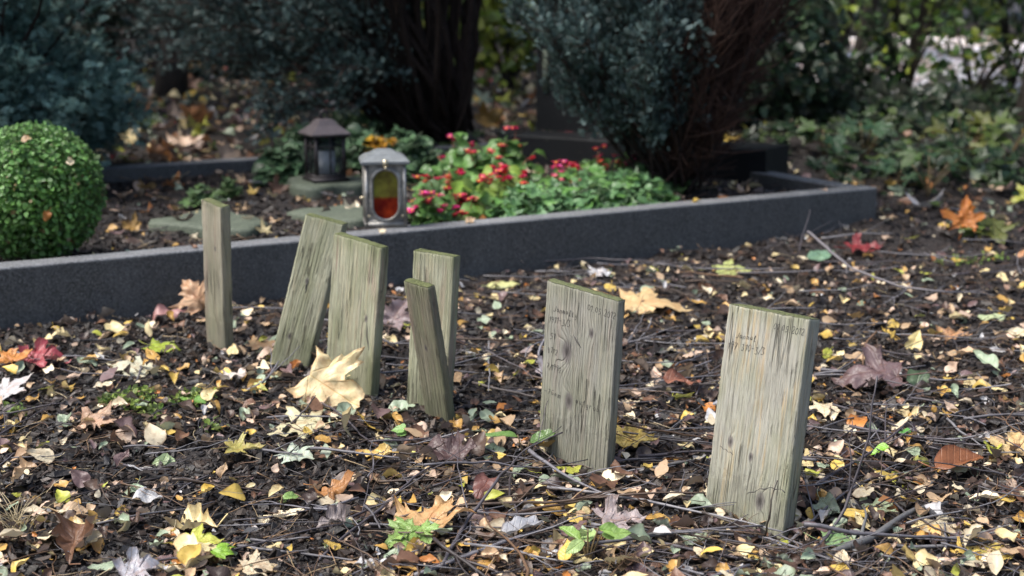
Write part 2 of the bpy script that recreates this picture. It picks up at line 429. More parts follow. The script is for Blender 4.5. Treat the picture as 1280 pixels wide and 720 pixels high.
def mat_pewter():
    t = NT('weathered_pewter'); tc = t.n('ShaderNodeTexCoord').outputs['Object']
    a = t.noise(tc, 55, 5, .65); b = t.noise(tc, 14, 4, .6)
    c = t.mix(t.ramp(a, [(.35, 0.0), (.65, 1.0)]), (.17, .165, .155), (.42, .41, .385))
    c = t.mix(t.math('MULTIPLY', t.ramp(b, [(.5, 0.0), (.65, 1.0)]), .6), c, (.07, .06, .045))
    p = t.principled(c, t.ramp(a, [(.3, .6), (.7, .4)]), .5, t.bump(a, .3, .001)); p.inputs['Metallic'].default_value = .75
    return t.done(p)
M['pewter'] = mat_pewter()
M['roofgrey'] = mat_simple('grey_lantern_roof', (.17, .185, .19), .5, .4, .35, 60, .3, .001, .3)
M['blackiron'] = mat_simple('dark_lantern_metal', (.035, .030, .032), .5, .5, .4, 60, .2, .001, .4)
M['lanternroof'] = mat_simple('lantern_roof_metal', (.10, .085, .09), .5, .5, .3, 60, .2, .001, .3)
M['brass'] = mat_simple('brass_trim', (.42, .37, .26), .35, .5, .25, 80, .1, .001, .7)
M['wax_white'] = mat_simple('candle_wax', (.78, .80, .84), .5, .5, .1, 40, .1)
def mat_glass(name, col, alpha):
    t = NT(name); p = t.principled(col, .08, .5)
    tr = t.n('ShaderNodeBsdfTransparent'); tr.inputs['Color'].default_value = (*[min(1, c + .82) for c in col], 1)
    ms = t.n('ShaderNodeMixShader'); ms.inputs[0].default_value = alpha
    t.l(tr.outputs[0], ms.inputs[1]); t.l(p.outputs[0], ms.inputs[2]); return t.done(ms)
M['smokeglass'] = mat_glass('smoky_pane', (.05, .06, .065), .16)
def mat_amber():
    t = NT('amber_and_red_glass'); tc = t.n('ShaderNodeTexCoord').outputs['Object']
    sep = t.n('ShaderNodeSeparateXYZ'); t.l(tc, sep.inputs[0])
    n_ = t.noise(tc, 22, 3); n2 = t.noise(tc, 60, 3)
    f = t.ramp(t.math('ADD', sep.outputs[2], t.math('MULTIPLY', t.math('SUBTRACT', n2, .5), .006)), [(.069, 0.0), (.074, 1.0)])
    up = t.mix(t.ramp(n_, [(.38, 0.0), (.62, 1.0)]), (.16, .13, .03), (.36, .35, .06))  # mottling paints reflections into the glass colour
    lo = t.mix(t.ramp(n_, [(.38, 0.0), (.62, 1.0)]), (.17, .010, .008), (.50, .055, .014))
    c = t.mix(f, lo, up)
    p = t.principled(c, .10, .5); tr = t.n('ShaderNodeBsdfTranslucent'); t.l(c, tr.inputs['Color'])
    ms = t.n('ShaderNodeMixShader'); ms.inputs[0].default_value = .4
    t.l(p.outputs[0], ms.inputs[1]); t.l(tr.outputs[0], ms.inputs[2]); return t.done(ms)
M['amber'] = mat_amber()

# ------------------------------------------------------------------ world, sun, camera
SUN_EL, SUN_AZ = 60, 256         # azimuth: where the light comes from, degrees clockwise from +Y (north)
w = bpy.data.worlds.new('World'); SC.world = w; w.use_nodes = True
wt = w.node_tree; wt.nodes.clear()
wo = wt.nodes.new('ShaderNodeOutputWorld'); bg = wt.nodes.new('ShaderNodeBackground'); sky = wt.nodes.new('ShaderNodeTexSky')
sky.sky_type = 'NISHITA'; sky.sun_disc = False; sky.sun_elevation = rad(SUN_EL); sky.sun_rotation = rad(SUN_AZ)
sky.dust_density = 4.0; sky.air_density = 1.0; sky.ozone_density = 1.0
bg.inputs['Strength'].default_value = .10
wt.links.new(sky.outputs[0], bg.inputs[0]); wt.links.new(bg.outputs[0], wo.inputs[0])
sl = bpy.data.lights.new('sun', 'SUN'); sl.energy = 2.2; sl.angle = rad(28); sl.color = (1, .97, .92)
so = bpy.data.objects.new('sun', sl); COL.objects.link(so)
az = rad(SUN_AZ); el = rad(SUN_EL)
so.rotation_euler = Vector((math.sin(az) * math.cos(el), math.cos(az) * math.cos(el), math.sin(el))).to_track_quat('Z', 'Y').to_euler()
so.location = (0, 0, 12)
cam = bpy.data.cameras.new('camera'); co = bpy.data.objects.new('camera', cam); COL.objects.link(co)
cam.sensor_width = 36; cam.lens = FPX / 1280 * 36; cam.clip_end = 500; cam.clip_start = .05
co.location = (0, 0, CAMH); co.rotation_euler = (PI / 2 - PITCH, 0, 0)
cam.dof.use_dof = True; cam.dof.focus_distance = 1.98; cam.dof.aperture_fstop = 5.0; cam.dof.aperture_blades = 7
SC.camera = co
SC.view_settings.view_transform = 'Standard'; SC.view_settings.look = 'None'
SC.view_settings.exposure = 1.25; SC.view_settings.gamma = 1
try: SC.cycles.use_denoising = True; SC.cycles.max_bounces = 8; SC.cycles.transparent_max_bounces = 12
except Exception: pass

# ------------------------------------------------------------------ ground
def graded(lo, hi, step, far, g=1.18):
    a = list(np.arange(lo, hi + 1e-6, step)); d = step; x = a[-1]; r = []
    while x < far: d *= g; x += d; r.append(x)
    d = step; x = a[0]; l = []
    while x > -far: d *= g; x -= d; l.append(x)
    return np.array(l[::-1] + a + r)
gx = graded(-2.6, 2.6, .0125, 120); gy = graded(.9, 6.4, .0125, 120)
XX, YY = np.meshgrid(gx, gy); ZZ = gh(XX, YY)
nx, ny = len(gx), len(gy)
idx = np.arange(nx * ny).reshape(ny, nx)
Q = np.stack([idx[:-1, :-1], idx[:-1, 1:], idx[1:, 1:], idx[1:, :-1]], -1).reshape(-1, 4)
ground = struct(obj('ground', np.stack([XX, YY, ZZ], -1).reshape(-1, 3), Q, M['soil']))
# pale gravel path in the open, beyond the shrubs
PX = np.linspace(1.6, 14, 60); PY = np.linspace(8.0, 17.5, 40)
A, B = np.meshgrid(PX, PY)
B2 = B + .25 * (A - 4) * .3 + .3 * vnoise(A, B, .8, 9)
pz = gh(A, B2) + .012
idx = np.arange(A.size).reshape(A.shape)
Q = np.stack([idx[:-1, :-1], idx[:-1, 1:], idx[1:, 1:], idx[1:, :-1]], -1).reshape(-1, 4)
struct(obj('path', np.stack([A, B2, pz], -1).reshape(-1, 3), Q, M['path']))

# ------------------------------------------------------------------ leaf prototypes
def outline(kind, r_=random):
    if kind == 'maple':
        h = [(0, 0), (.13, -.07), (.28, -.09), (.46, -.16), (.43, -.03), (.50, .05), (.42, .12), (.35, .17), (.50, .23), (.63, .25), (.64, .33), (.82, .52), (.66, .52), (.63, .60), (.50, .54), (.30, .50),
             (.25, .60), (.35, .73), (.23, .76), (.19, .88), (.08, .96), (0, 1.12)]
        h = [(x * (1 + r_.uniform(-.07, .07)), y + r_.uniform(-.02, .02)) for x, y in h]
        pts = h + [(-x * r_.uniform(.9, 1.05), y + r_.uniform(-.02, .02)) for x, y in h[-2:0:-1]]
        c = (0, .2)
    elif kind == 'oak':
        ys = np.linspace(0, 1, 40)
        w_ = .27 * np.sin(PI * ys ** 1.15) ** .8 * (1 + .34 * np.cos(2 * PI * 4.2 * ys + .6)) + .012
        w_[-1] = .03; pts = [(a, b) for a, b in zip(w_, ys)] + [(-a * .95, b) for a, b in zip(w_[::-1], ys[::-1])]
        c = (0, .5)
    elif kind == 'birch':
        ys = np.linspace(0, 1, 26)
        w_ = .40 * np.sin(PI * ys ** .62) ** .9 * (1 - .28 * ys) ; w_ = np.maximum(w_, 0)
        w_ *= 1 + .05 * np.where(np.arange(26) % 2 == 0, 1, -1)
        pts = [(a, b) for a, b in zip(w_, ys)] + [(-a * .95, b) for a, b in zip(w_[::-1], ys[::-1])]
        c = (0, .42)
    elif kind == 'round':
        th = np.linspace(-PI / 2, 1.5 * PI, 24, endpoint=False)
        pts = [(.46 * math.cos(a) * (1 + .05 * math.sin(5 * a)), .5 + .5 * math.sin(a) - (.12 * math.exp(-((a + PI / 2) / .3) ** 2) * -1)) for a in th]
        c = (0, .5)
    else:
        ys = np.linspace(0, 1, 24)
        w_ = .27 * np.sin(PI * ys ** .85) ** .85
        pts = [(a, b) for a, b in zip(w_, ys)] + [(-a, b) for a, b in zip(w_[::-1], ys[::-1])]
        c = (0, .5)
    return np.array(pts, float), np.array(c)
def resample(P, n):
    Pc = np.vstack([P, P[:1]]); d = np.concatenate([[0], np.cumsum(np.linalg.norm(np.diff(Pc, axis=0), axis=1))])
    t = np.linspace(0, d[-1], n, endpoint=False)
    return np.stack([np.interp(t, d, Pc[:, 0]), np.interp(t, d, Pc[:, 1])], -1)
def leaf_proto(kind, nout=40, rings=4, curl=.3, fold=.2, bend=.2, wav=.05, stalk=.0, seed=0, tear=0.0):
    r_ = random.Random(seed); 
    P, c = outline(kind, r_)
    if nout < len(P) or kind == 'maple': P = resample(P, nout) if kind != 'maple' else keep_corners(P, nout)
    n = len(P)
    if tear:
        P = c + (P - c) * (1 - tear * np.clip(vnoise(P[:, 0], P[:, 1], 3.2, seed) * 2.5, 0, 1))[:, None]
    ss = np.linspace(0, 1, rings + 1)[1:] ** .85
    V = [np.array([c])] + [c + (P - c) * s for s in ss]
    V2 = np.vstack(V); rim = np.concatenate([[0]] + [np.full(n, s) for s in ss])
    F = [[0, 1 + i, 1 + (i + 1) % n] for i in range(n)]
    for k in range(rings - 1):
        a = 1 + k * n; b = a + n
        for i in range(n):
            j = (i + 1) % n
            F += [[a + i, b + i, b + j], [a + i, b + j, a + j]]
    x, y = V2[:, 0], V2[:, 1]
    z = curl * (x * x) * r_.uniform(.5, 1.2) + fold * np.abs(x) + bend * (y - .45) ** 2 * r_.uniform(-.4, 1.2)
    z = z + wav * (vnoise(x, y, 3.1, seed) + .6 * vnoise(x, y, 6.5, seed + 1)) * (.3 + rim) * 2
    z = z + curl * .7 * (rim ** 4) * vnoise(x, y, 1.7, seed + 5)
    V3 = np.stack([x, y, z], -1)
    lc = np.stack([x, y, rim], -1)
    # back to a rolled-up leaf: wrap about the long axis
    F = np.array(F)
    if stalk:
        i0 = np.argmin(np.abs(P[:, 0]) + np.abs(P[:, 1])) + 1 + (rings - 1) * n
        st = V3[i0]
        k = 7
        tt = np.linspace(0, 1, k)
        bx = r_.uniform(-.25, .25)
        pts = np.stack([st[0] + bx * tt ** 2, st[1] - stalk * tt, st[2] + r_.uniform(.0, .12) * tt], -1)
        tv, tq = tube(pts, np.linspace(.010, .014, k), 4)
        tf = np.vstack([tq[:, [0, 1, 2]], tq[:, [0, 2, 3]]]) + len(V3)
        V3 = np.vstack([V3, tv]); F = np.vstack([F, tf]); lc = np.vstack([lc, np.tile([[0., .3, 0]], (len(tv), 1))])
    return V3, F, lc
def keep_corners(P, n):
    out = []; m = max(1, n // len(P))
    for i in range(len(P)):
        a, b = P[i], P[(i + 1) % len(P)]
        for k in range(m): out.append(a + (b - a) * k / m)
    return np.array(out)

# ------------------------------------------------------------------ the wooden planks
def rounded_box(w_, t_, h_, r, step, seed, wear=.0):
    xs = np.linspace(-w_ / 2, w_ / 2, max(4, int(w_ / step))); ys = np.linspace(0, t_, max(4, int(t_ / step))); zs = np.linspace(-.08, h_, max(8, int((h_ + .08) / step)))
    V = []; Qs = []; n = 0
    def face(U, W, f):
        nonlocal n
        a, b = np.meshgrid(U, W); V.append(f(a.ravel(), b.ravel()))
        id_ = np.arange(a.size).reshape(a.shape) + n; n += a.size
        Qs.append(np.stack([id_[:-1, :-1], id_[:-1, 1:], id_[1:, 1:], id_[1:, :-1]], -1).reshape(-1, 4))
    o = np.ones_like
    face(xs, zs, lambda a, b: np.stack([a, 0 * a, b], -1))
    face(xs[::-1], zs, lambda a, b: np.stack([a, o(a) * t_, b], -1))
    face(ys, zs, lambda a, b: np.stack([o(a) * w_ / 2, a, b], -1))
    face(ys[::-1], zs, lambda a, b: np.stack([-o(a) * w_ / 2, a, b], -1))
    face(xs, ys, lambda a, b: np.stack([a, b, o(a) * h_], -1))
    V = np.concatenate(V); Qs = np.concatenate(Qs)
    key = np.round(V * 1e6).astype(np.int64)
    _, first, inv = np.unique(key, axis=0, return_index=True, return_inverse=True)
    inv = inv.ravel(); V = V[first]; Qs = inv[Qs]
    lo = np.array([-w_ / 2 + r, r, -1.0]); hi = np.array([w_ / 2 - r, t_ - r, h_ - r])
    C = np.clip(V, lo, hi); d = V - C; L = np.linalg.norm(d, axis=1)[:, None]
    V = np.where(L > 1e-9, C + d / np.maximum(L, 1e-9) * r, V)
    N = d / np.maximum(L, 1e-9)
    # weathering: worn arrises, saw-torn top edge
    edge = (np.abs(d) > 1e-9).sum(1) >= 2
    k = vnoise(V[:, 0] * 3 + V[:, 1] * 5, V[:, 2], 40, seed) + .7 * vnoise(V[:, 0] * 3 + V[:, 1] * 5, V[:, 2], 140, seed + 1)
    V = V - N * (edge * np.clip(k, -.2, 1) * wear)[:, None]
    V[:, 2] += np.where(V[:, 2] > h_ - .004, .0012 * vnoise(V[:, 0], V[:, 1], 400, seed + 2) + .0015 * vnoise(V[:, 0], V[:, 1], 90, seed + 4), 0)
    bow = .0018 * vnoise(V[:, 0], V[:, 2], 11, seed + 3)
    V[:, 1] += bow
    return V, Qs

GLY = {
 '0': [[(.3, 1), (.08, .75), (.05, .3), (.25, 0), (.48, .25), (.5, .75), (.3, 1)]],
 '1': [[(.05, .7), (.3, 1), (.22, 0)]],
 '2': [[(.05, .8), (.25, 1), (.48, .85), (.4, .5), (.02, 0), (.5, .05)]],
 '3': [[(.05, .95), (.4, .98), (.2, .58), (.45, .35), (.3, .02), (.02, .1)]],
 '5': [[(.5, 1), (.15, .95), (.1, .55), (.4, .55), (.42, .15), (.02, .02)]],
 '7': [[(.03, .95), (.5, 1), (.15, 0)], [(.12, .5), (.42, .55)]],
 '9': [[(.45, .85), (.2, 1), (.05, .7), (.25, .5), (.46, .8), (.35, 0)]],
 '8': [[(.3, .52), (.08, .8), (.3, 1), (.48, .8), (.3, .52), (.05, .22), (.28, 0), (.5, .22), (.3, .52)]],
 '.': [[(.12, .0), (.18, .06)]], '/': [[(.45, 1.05), (.02, -.1)]], '-': [[(.05, .45), (.4, .5)]], '~': [[(.02, .45), (.15, .6), (.3, .42), (.45, .58)]],
 'J': [[(.5, 1), (.4, .2), (.2, 0), (.02, .2)]], 'a': [[(.42, .5), (.2, .55), (.05, .25), (.2, 0), (.38, .2), (.42, .5), (.45, 0)]],
 'n': [[(.05, .5), (.06, 0)], [(.06, .35), (.25, .52), (.38, .4), (.4, 0)]], 'm': [[(.03, .5), (.04, 0)], [(.04, .35), (.16, .5), (.24, .35), (.25, 0)], [(.25, .35), (.4, .5), (.48, .3), (.5, 0)]],
 'l': [[(.1, 0), (.28, .9), (.2, 1), (.12, .6), (.25, 0), (.4, .1)]], 'y': [[(.05, .5), (.15, .1), (.35, .15)], [(.42, .5), (.3, -.3), (.08, -.3)]],
 'G': [[(.5, .85), (.25, 1), (.05, .5), (.25, 0), (.5, .2), (.5, .45), (.3, .45)]], 'e': [[(.08, .28), (.4, .32), (.25, .52), (.06, .3), (.2, 0), (.42, .1)]],
 'r': [[(.06, .5), (.08, 0)], [(.08, .3), (.25, .52), (.4, .45)]], 'u': [[(.05, .5), (.08, .1), (.25, .02), (.38, .3)], [(.4, .5), (.42, 0)]],
 'f': [[(.45, .9), (.3, 1), (.2, .6), (.15, -.2)], [(.02, .5), (.4, .52)]], 'g': [[(.42, .45), (.2, .52), (.06, .25), (.25, .05), (.42, .4), (.36, -.3), (.08, -.25)]],
 'b': [[(.1, 1), (.06, 0), (.3, .02), (.42, .3), (.2, .5), (.08, .3)]], 'M': [[(.02, 0), (.12, .9), (.28, .3), (.42, .95), (.5, 0)]], ' ': [], 
}
def handwriting(parent, lines, w_):
    r_ = random.Random(3)
    for txt, x, z, hgt, slope, gap in lines:
        cx = x; mb = MB()
        for ch in txt:
            for st in GLY.get(ch, []):
                P = np.array(st, float); P[:, 0] += P[:, 1] * .12
                P = P * hgt * np.array([.95, 1]) * r_.uniform(.85, 1.12) + np.array([0, r_.uniform(-.12, .12) * hgt])
                n = max(6, len(P) * 4); tt = np.linspace(0, len(P) - 1, n)
                X = np.interp(tt, range(len(P)), P[:, 0]); Z = np.interp(tt, range(len(P)), P[:, 1])
                k = np.ones(3) / 3
                if n > 8:
                    X[1:-1] = np.convolve(X, k, 'valid'); Z[1:-1] = np.convolve(Z, k, 'valid')
                X = X + cx; Z = Z + z + (X - x) * slope
                if abs(X.max()) > w_ / 2 - .002 or X.min() < -w_ / 2 + .002: continue
                Y = .0018 * vnoise(X, Z, 11, parent['seed'] + 3) - .0001
                mb.tube(np.stack([X, Y, Z], -1), .00036 * (.7 + .6 * np.abs(np.sin(tt * 1.7 + cx * 900))), 4)
            cx += hgt * (.62 if ch not in '.1/' else .42) * gap
        mb.build('lettering', M['ink'], parent)

PL = dict(
 A=((.308, 1.793, -.002), (-43.4, -7.7, .6), (.125, .027, .281), 'broad pale wooden plank nearest the camera, buff weather streaks and pencilled date at its top', 21,
    dict(knots=[(-.034, .098, .008, .004), (.0, .085, .006, .003), (.022, .030, .013, .012)], spacing=.0058, x0=-.09, buff=.8, green=.7, seed=1, base=(.45, .44, .375), h=.281, dark=.5)),
 B=((.090, 2.035, .004), (-43.1, 1.7, 5.0), (.136, .017, .26), 'grey wooden plank with two dark knots, mossy top edge and faint handwriting', 22,
    dict(knots=[(-.022, .160, .017, .022), (-.012, .085, .014, .020), (.022, .20, .008, .005)], spacing=.0050, x0=.12, buff=.12, green=.45, seed=2, pink=.2, base=(.35, .345, .30), h=.26, tilt=.02)),
 C=((-.581, 2.704, .009), (-46.0, 4.3, 7.8), (.067, .021, .288), 'narrow upright wooden stake standing alone beside the kerb', 23,
    dict(knots=[(.01, .2, .006, .004)], spacing=.0055, x0=-.08, buff=.2, green=.5, seed=3, pink=.5, base=(.38, .35, .27), h=.288)),
 D=((-.416, 2.573, .005), (-4.3, -4.3, 14.5), (.073, .047, .279), 'green algae covered plank tilting steeply over to one side', 24,
    dict(knots=[(-.005, .16, .006, .006), (-.012, .05, .006, .004)], spacing=.0065, x0=.09, buff=.35, green=.9, seed=4, base=(.47, .47, .34), h=.279, dark=.6)),
 E=((-.290, 2.426, .016), (-40, -1.0, 6.2), (.118, .020, .252), 'greenish plank with a dark crack and pink streaks behind the large pale maple leaf', 25,
    dict(knots=[(.035, .12, .007, .006)], spacing=.008, x0=.12, buff=.3, green=.95, seed=5, pink=.6, base=(.44, .44, .32), h=.252, dark=.6)),
 F=((-.145, 2.312, .003), (-30.0, -1.8, 2.9), (.08, .021, .26), 'tall green plank standing behind the leaning stake', 26,
    dict(knots=[(-.01, .1, .006, .004)], spacing=.0065, x0=.10, buff=.3, green=.95, seed=6, pink=.5, base=(.44, .44, .32), h=.26, dark=.6)),
 G=((-.124, 2.261, -.005), (-43.4, 14.1, 3.9), (.057, .016, .245), 'thin dark stake leaning against the tall green plank', 27,
    dict(knots=[(.0, .13, .006, .005)], spacing=.0055, x0=.07, buff=.1, green=.8, seed=7, pink=.35, base=(.23, .215, .155), h=.245)),
)
LETTER = dict(
 B=[('01.05.2012', .012, .233, .010, -.03, .98), ('Janmally', -.052, .216, .009, .0, 1.05), ('1911-3/3', -.060, .197, .010, .03, 1.0), ('51', -.056, .172, .010, 0, 1), ('9112', -.060, .150, .009, 0, 1.15),
    ('7/1992', -.060, .124, .009, .02, 1.0), ('~7Gem', -.062, .084, .010, 0, 1.1), ('aufgrab', .000, .086, .010, -.02, 1.1)],
 A=[('01.05.2012', .010, .259, .009, -.02, .98), ('Janmal', -.045, .238, .008, .0, 1.1), ('197 310-3/3', -.056, .222, .0095, .0, .98)],
)
for k, (loc, rt, dim, lab, seed, kw) in PL.items():
    V, Qs = rounded_box(*dim, .0016, .0032, seed, .0016)
    o = obj('wooden_plank', V, Qs, mat_wood('weathered_wood', **kw))
    o.location = loc; o.rotation_mode = 'YXZ'; o.rotation_euler = (rad(rt[1]), rad(rt[2]), rad(rt[0])); o['seed'] = seed
    tag(o, lab, 'plank', 'wooden marker planks stuck in the soil')
    if k in LETTER: handwriting(o, LETTER[k], dim[0])
    if k in 'DE':       # an open drying crack, dark and pointed
        mb = MB(); cx, cz, ln = ((-.004, .165, .028) if k == 'D' else (.036, .115, .05))
        tt = np.linspace(0, 1, 9); X = cx + (.010 if k == 'E' else .001) * tt + .001 * np.sin(tt * 9); Z = cz - ln * tt
        mb.tube(np.stack([X, .0018 * vnoise(X, Z, 11, seed + 3) + .0004, Z], -1), .0016 * np.sin(PI * np.clip(tt, .06, .94)) + .0003, 5)
        mb.build('crack', M['ink'], o)
    if k == 'A':        # dark arc of a branch collar near the foot
        mb = MB(); tt = np.linspace(0, 1, 16); X = .000 + .058 * tt; Z = .034 + .019 * np.sin(tt * 1.9) + .0012 * np.sin(tt * 23)
        mb.tube(np.stack([X, .0018 * vnoise(X, Z, 11, seed + 3) + .0002, Z], -1), .0008 * (.6 + .5 * np.sin(tt * 11) ** 2), 5); mb.build('crack', M['ink'], o)
        mb = MB(); X = -.050 + .022 * tt; Z = .088 - .006 * tt + .001 * np.sin(tt * 17)
        mb.tube(np.stack([X, .0018 * vnoise(X, Z, 11, seed + 3) + .0002, Z], -1), .0006 * (.6 + .5 * np.sin(tt * 9) ** 2), 5); mb.build('crack', M['ink'], o)
    if k == 'B':
        mb = MB(); tt = np.linspace(0, 1, 6); X = -.012 + .016 * tt; Z = .189 - .016 * tt
        mb.tube(np.stack([X, .0018 * vnoise(X, Z, 11, seed + 3) + .0003, Z], -1), .0014 * np.sin(PI * np.clip(tt, .08, .92)) + .0003, 5); mb.build('crack', M['ink'], o)

# ------------------------------------------------------------------ kerbs, headstone, slabs
def stone_bar(name, p, q, th, z0, z1, mat, parent, seg=.05, seed=0):
    """a stone bar from p to q (outer line), th thick to the +q side, edges rounded"""
    p = np.array(p, float); q = np.array(q, float); d = q - p; L = np.linalg.norm(d); d /= L; n = np.array([-d[1], d[0]])
    prof = []; r = .006
    cor = [(0, z0), (th, z0), (th, z1), (0, z1)]
    prof = [(0, z0), (th, z0)] 
    for a in np.linspace(0, PI / 2, 4): prof.append((th - r + r * math.cos(a), z1 - r + r * math.sin(a)))
    for a in np.linspace(PI / 2, PI, 4): prof.append((r + r * math.cos(a), z1 - r + r * math.sin(a)))
    prof = np.array(prof); m = len(prof); k = max(2, int(L / seg)); ts = np.linspace(0, L, k)
    V = []
    for t_ in ts:
        xy = p[None] + d[None] * t_ + n[None] * prof[:, :1]
        V.append(np.column_stack([xy, prof[:, 1]]))
    V = np.concatenate(V)
    V[:, 2] += .0015 * vnoise(V[:, 0], V[:, 1], 12, seed) * (V[:, 2] > z0 + .02)
    i = np.arange(k - 1)[:, None] * m; j = np.arange(m)[None]; j2 = (j + 1) % m
    Q = np.stack([i + j, i + m + j, i + m + j2, i + j2], -1).reshape(-1, 4)
    T = np.array([[0, a, a + 1] for a in range(1, m - 1)] + [[(k - 1) * m, (k - 1) * m + a + 1, (k - 1) * m + a] for a in range(1, m - 1)])
    return obj(name, V, [Q, T], mat, parent, smooth=False)
kerb = empty('grave_kerb', (0, 0, 0), 'low dark grey granite kerb framing the planted grave bed behind the planks', 'grave kerb')
W2 = lambda s, q: wpt(s, q)[:2]
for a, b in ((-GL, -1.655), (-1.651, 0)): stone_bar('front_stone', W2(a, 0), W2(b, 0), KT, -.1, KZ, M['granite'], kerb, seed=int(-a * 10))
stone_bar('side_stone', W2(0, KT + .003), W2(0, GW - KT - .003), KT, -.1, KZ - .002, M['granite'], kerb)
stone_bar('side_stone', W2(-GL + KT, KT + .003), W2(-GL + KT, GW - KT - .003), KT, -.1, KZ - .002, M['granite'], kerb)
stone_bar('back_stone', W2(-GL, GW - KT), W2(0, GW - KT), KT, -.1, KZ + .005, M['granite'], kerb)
stone_bar('grave_plinth', (.90, 4.62), (.10, 5.10), .2, -.05, .195, M['black_granite'], None)
tag(bpy.data.objects['grave_plinth'], 'dark polished granite plinth carrying the black headstone', 'plinth')
# headstone standing on it
hs = empty('headstone', (.155, 5.17, .193), 'black polished headstone mostly hidden behind the vase shaped conifer', 'headstone', rz=rad(-31))
mb = MB(); 
def slab(mb, w_, t_, h_, arch=.0, n=14):
    xs = np.linspace(-w_ / 2, w_ / 2, n); tops = h_ + arch * (1 - (2 * xs / w_) ** 2)
    P = [(-w_ / 2, 0.0)] + [(x, z) for x, z in zip(xs, tops)] + [(w_ / 2, 0.0)]
    P = np.array(P); m = len(P)
    V = np.vstack([np.column_stack([P[:, 0], np.full(m, -t_ / 2), P[:, 1]]), np.column_stack([P[:, 0], np.full(m, t_ / 2), P[:, 1]])])
    T = [[0, a + 1, a] for a in range(1, m - 1)] + [[m, m + a, m + a + 1] for a in range(1, m - 1)]
    Q = [[a, (a + 1) % m, m + (a + 1) % m, m + a] for a in range(m)]
    mb.add(V, np.array(Q)); mb.T.append(np.array(T) + mb.n - len(V))
slab(mb, .52, .13, .85, .06)
hb = mb.build('slab', M['black_granite'], hs, smooth=False); hb.location = (.22, 0, 0)
mb = MB(); mb.box((.0, -.068, .21), (.011, .004, .075)); mb.build('pale_bar', M['slate'], hs)  # narrow pale upright bar on the headstone face

def flat_stone(cx, cy, rx, ry, ang, th, label, seed, z=.004):
    n = 22; r_ = np.random.default_rng(seed); a = np.linspace(0, 2 * PI, n, endpoint=False)
    rr = 1 + .16 * (r_.random(n) - .5) + .16 * np.cos(3 * a + seed) + .12 * np.cos(4 * a + seed * 2) + .06 * np.cos(7 * a)
    P = np.stack([np.cos(a) * rr * rx, np.sin(a) * rr * ry], -1); c, s = math.cos(ang), math.sin(ang); P = P @ np.array([[c, s], [-s, c]])
    rings = [(.0, th), (.5, th), (.86, th * .98), (.97, th * .85), (1.0, th * .5), (.98, -.03)]
    V = [np.array([[0, 0, th]])]
    for k, zz in rings[1:]: V.append(np.column_stack([P * k, np.full(n, zz)]))
    V = np.vstack(V); V[:, 2] += .004 * vnoise(V[:, 0], V[:, 1], 18, seed) + .05 * V[:, 0] * (seed % 3 - 1) * .5
    F = [[0, 1 + i, 1 + (i + 1) % n] for i in range(n)]; Q = []
    for k in range(len(rings) - 2):
        for i in range(n): Q.append([1 + k * n + i, 1 + (k + 1) * n + i, 1 + (k + 1) * n + (i + 1) % n, 1 + k * n + (i + 1) % n])
    o = obj('stepping_slab', V, [np.array(F), np.array(Q)], M['slate']); o.location = (cx, cy, float(gh(cx, cy)) + z)
    return tag(o, label, 'stone slab', 'flat green stone slabs in the bed')
flat_stone(-.765, 3.60, .115, .17, rad(40), .018, 'greenish flat stone slab behind the narrow upright stake', 4)
flat_stone(-.455, 3.70, .095, .15, rad(35), .018, 'greenish flat stone slab beside the pewter lantern, behind the tilted plank', 5)
flat_stone(-.565, 4.28, .125, .15, rad(10), .026, 'greenish flat stone slab carrying the dark lantern', 7)

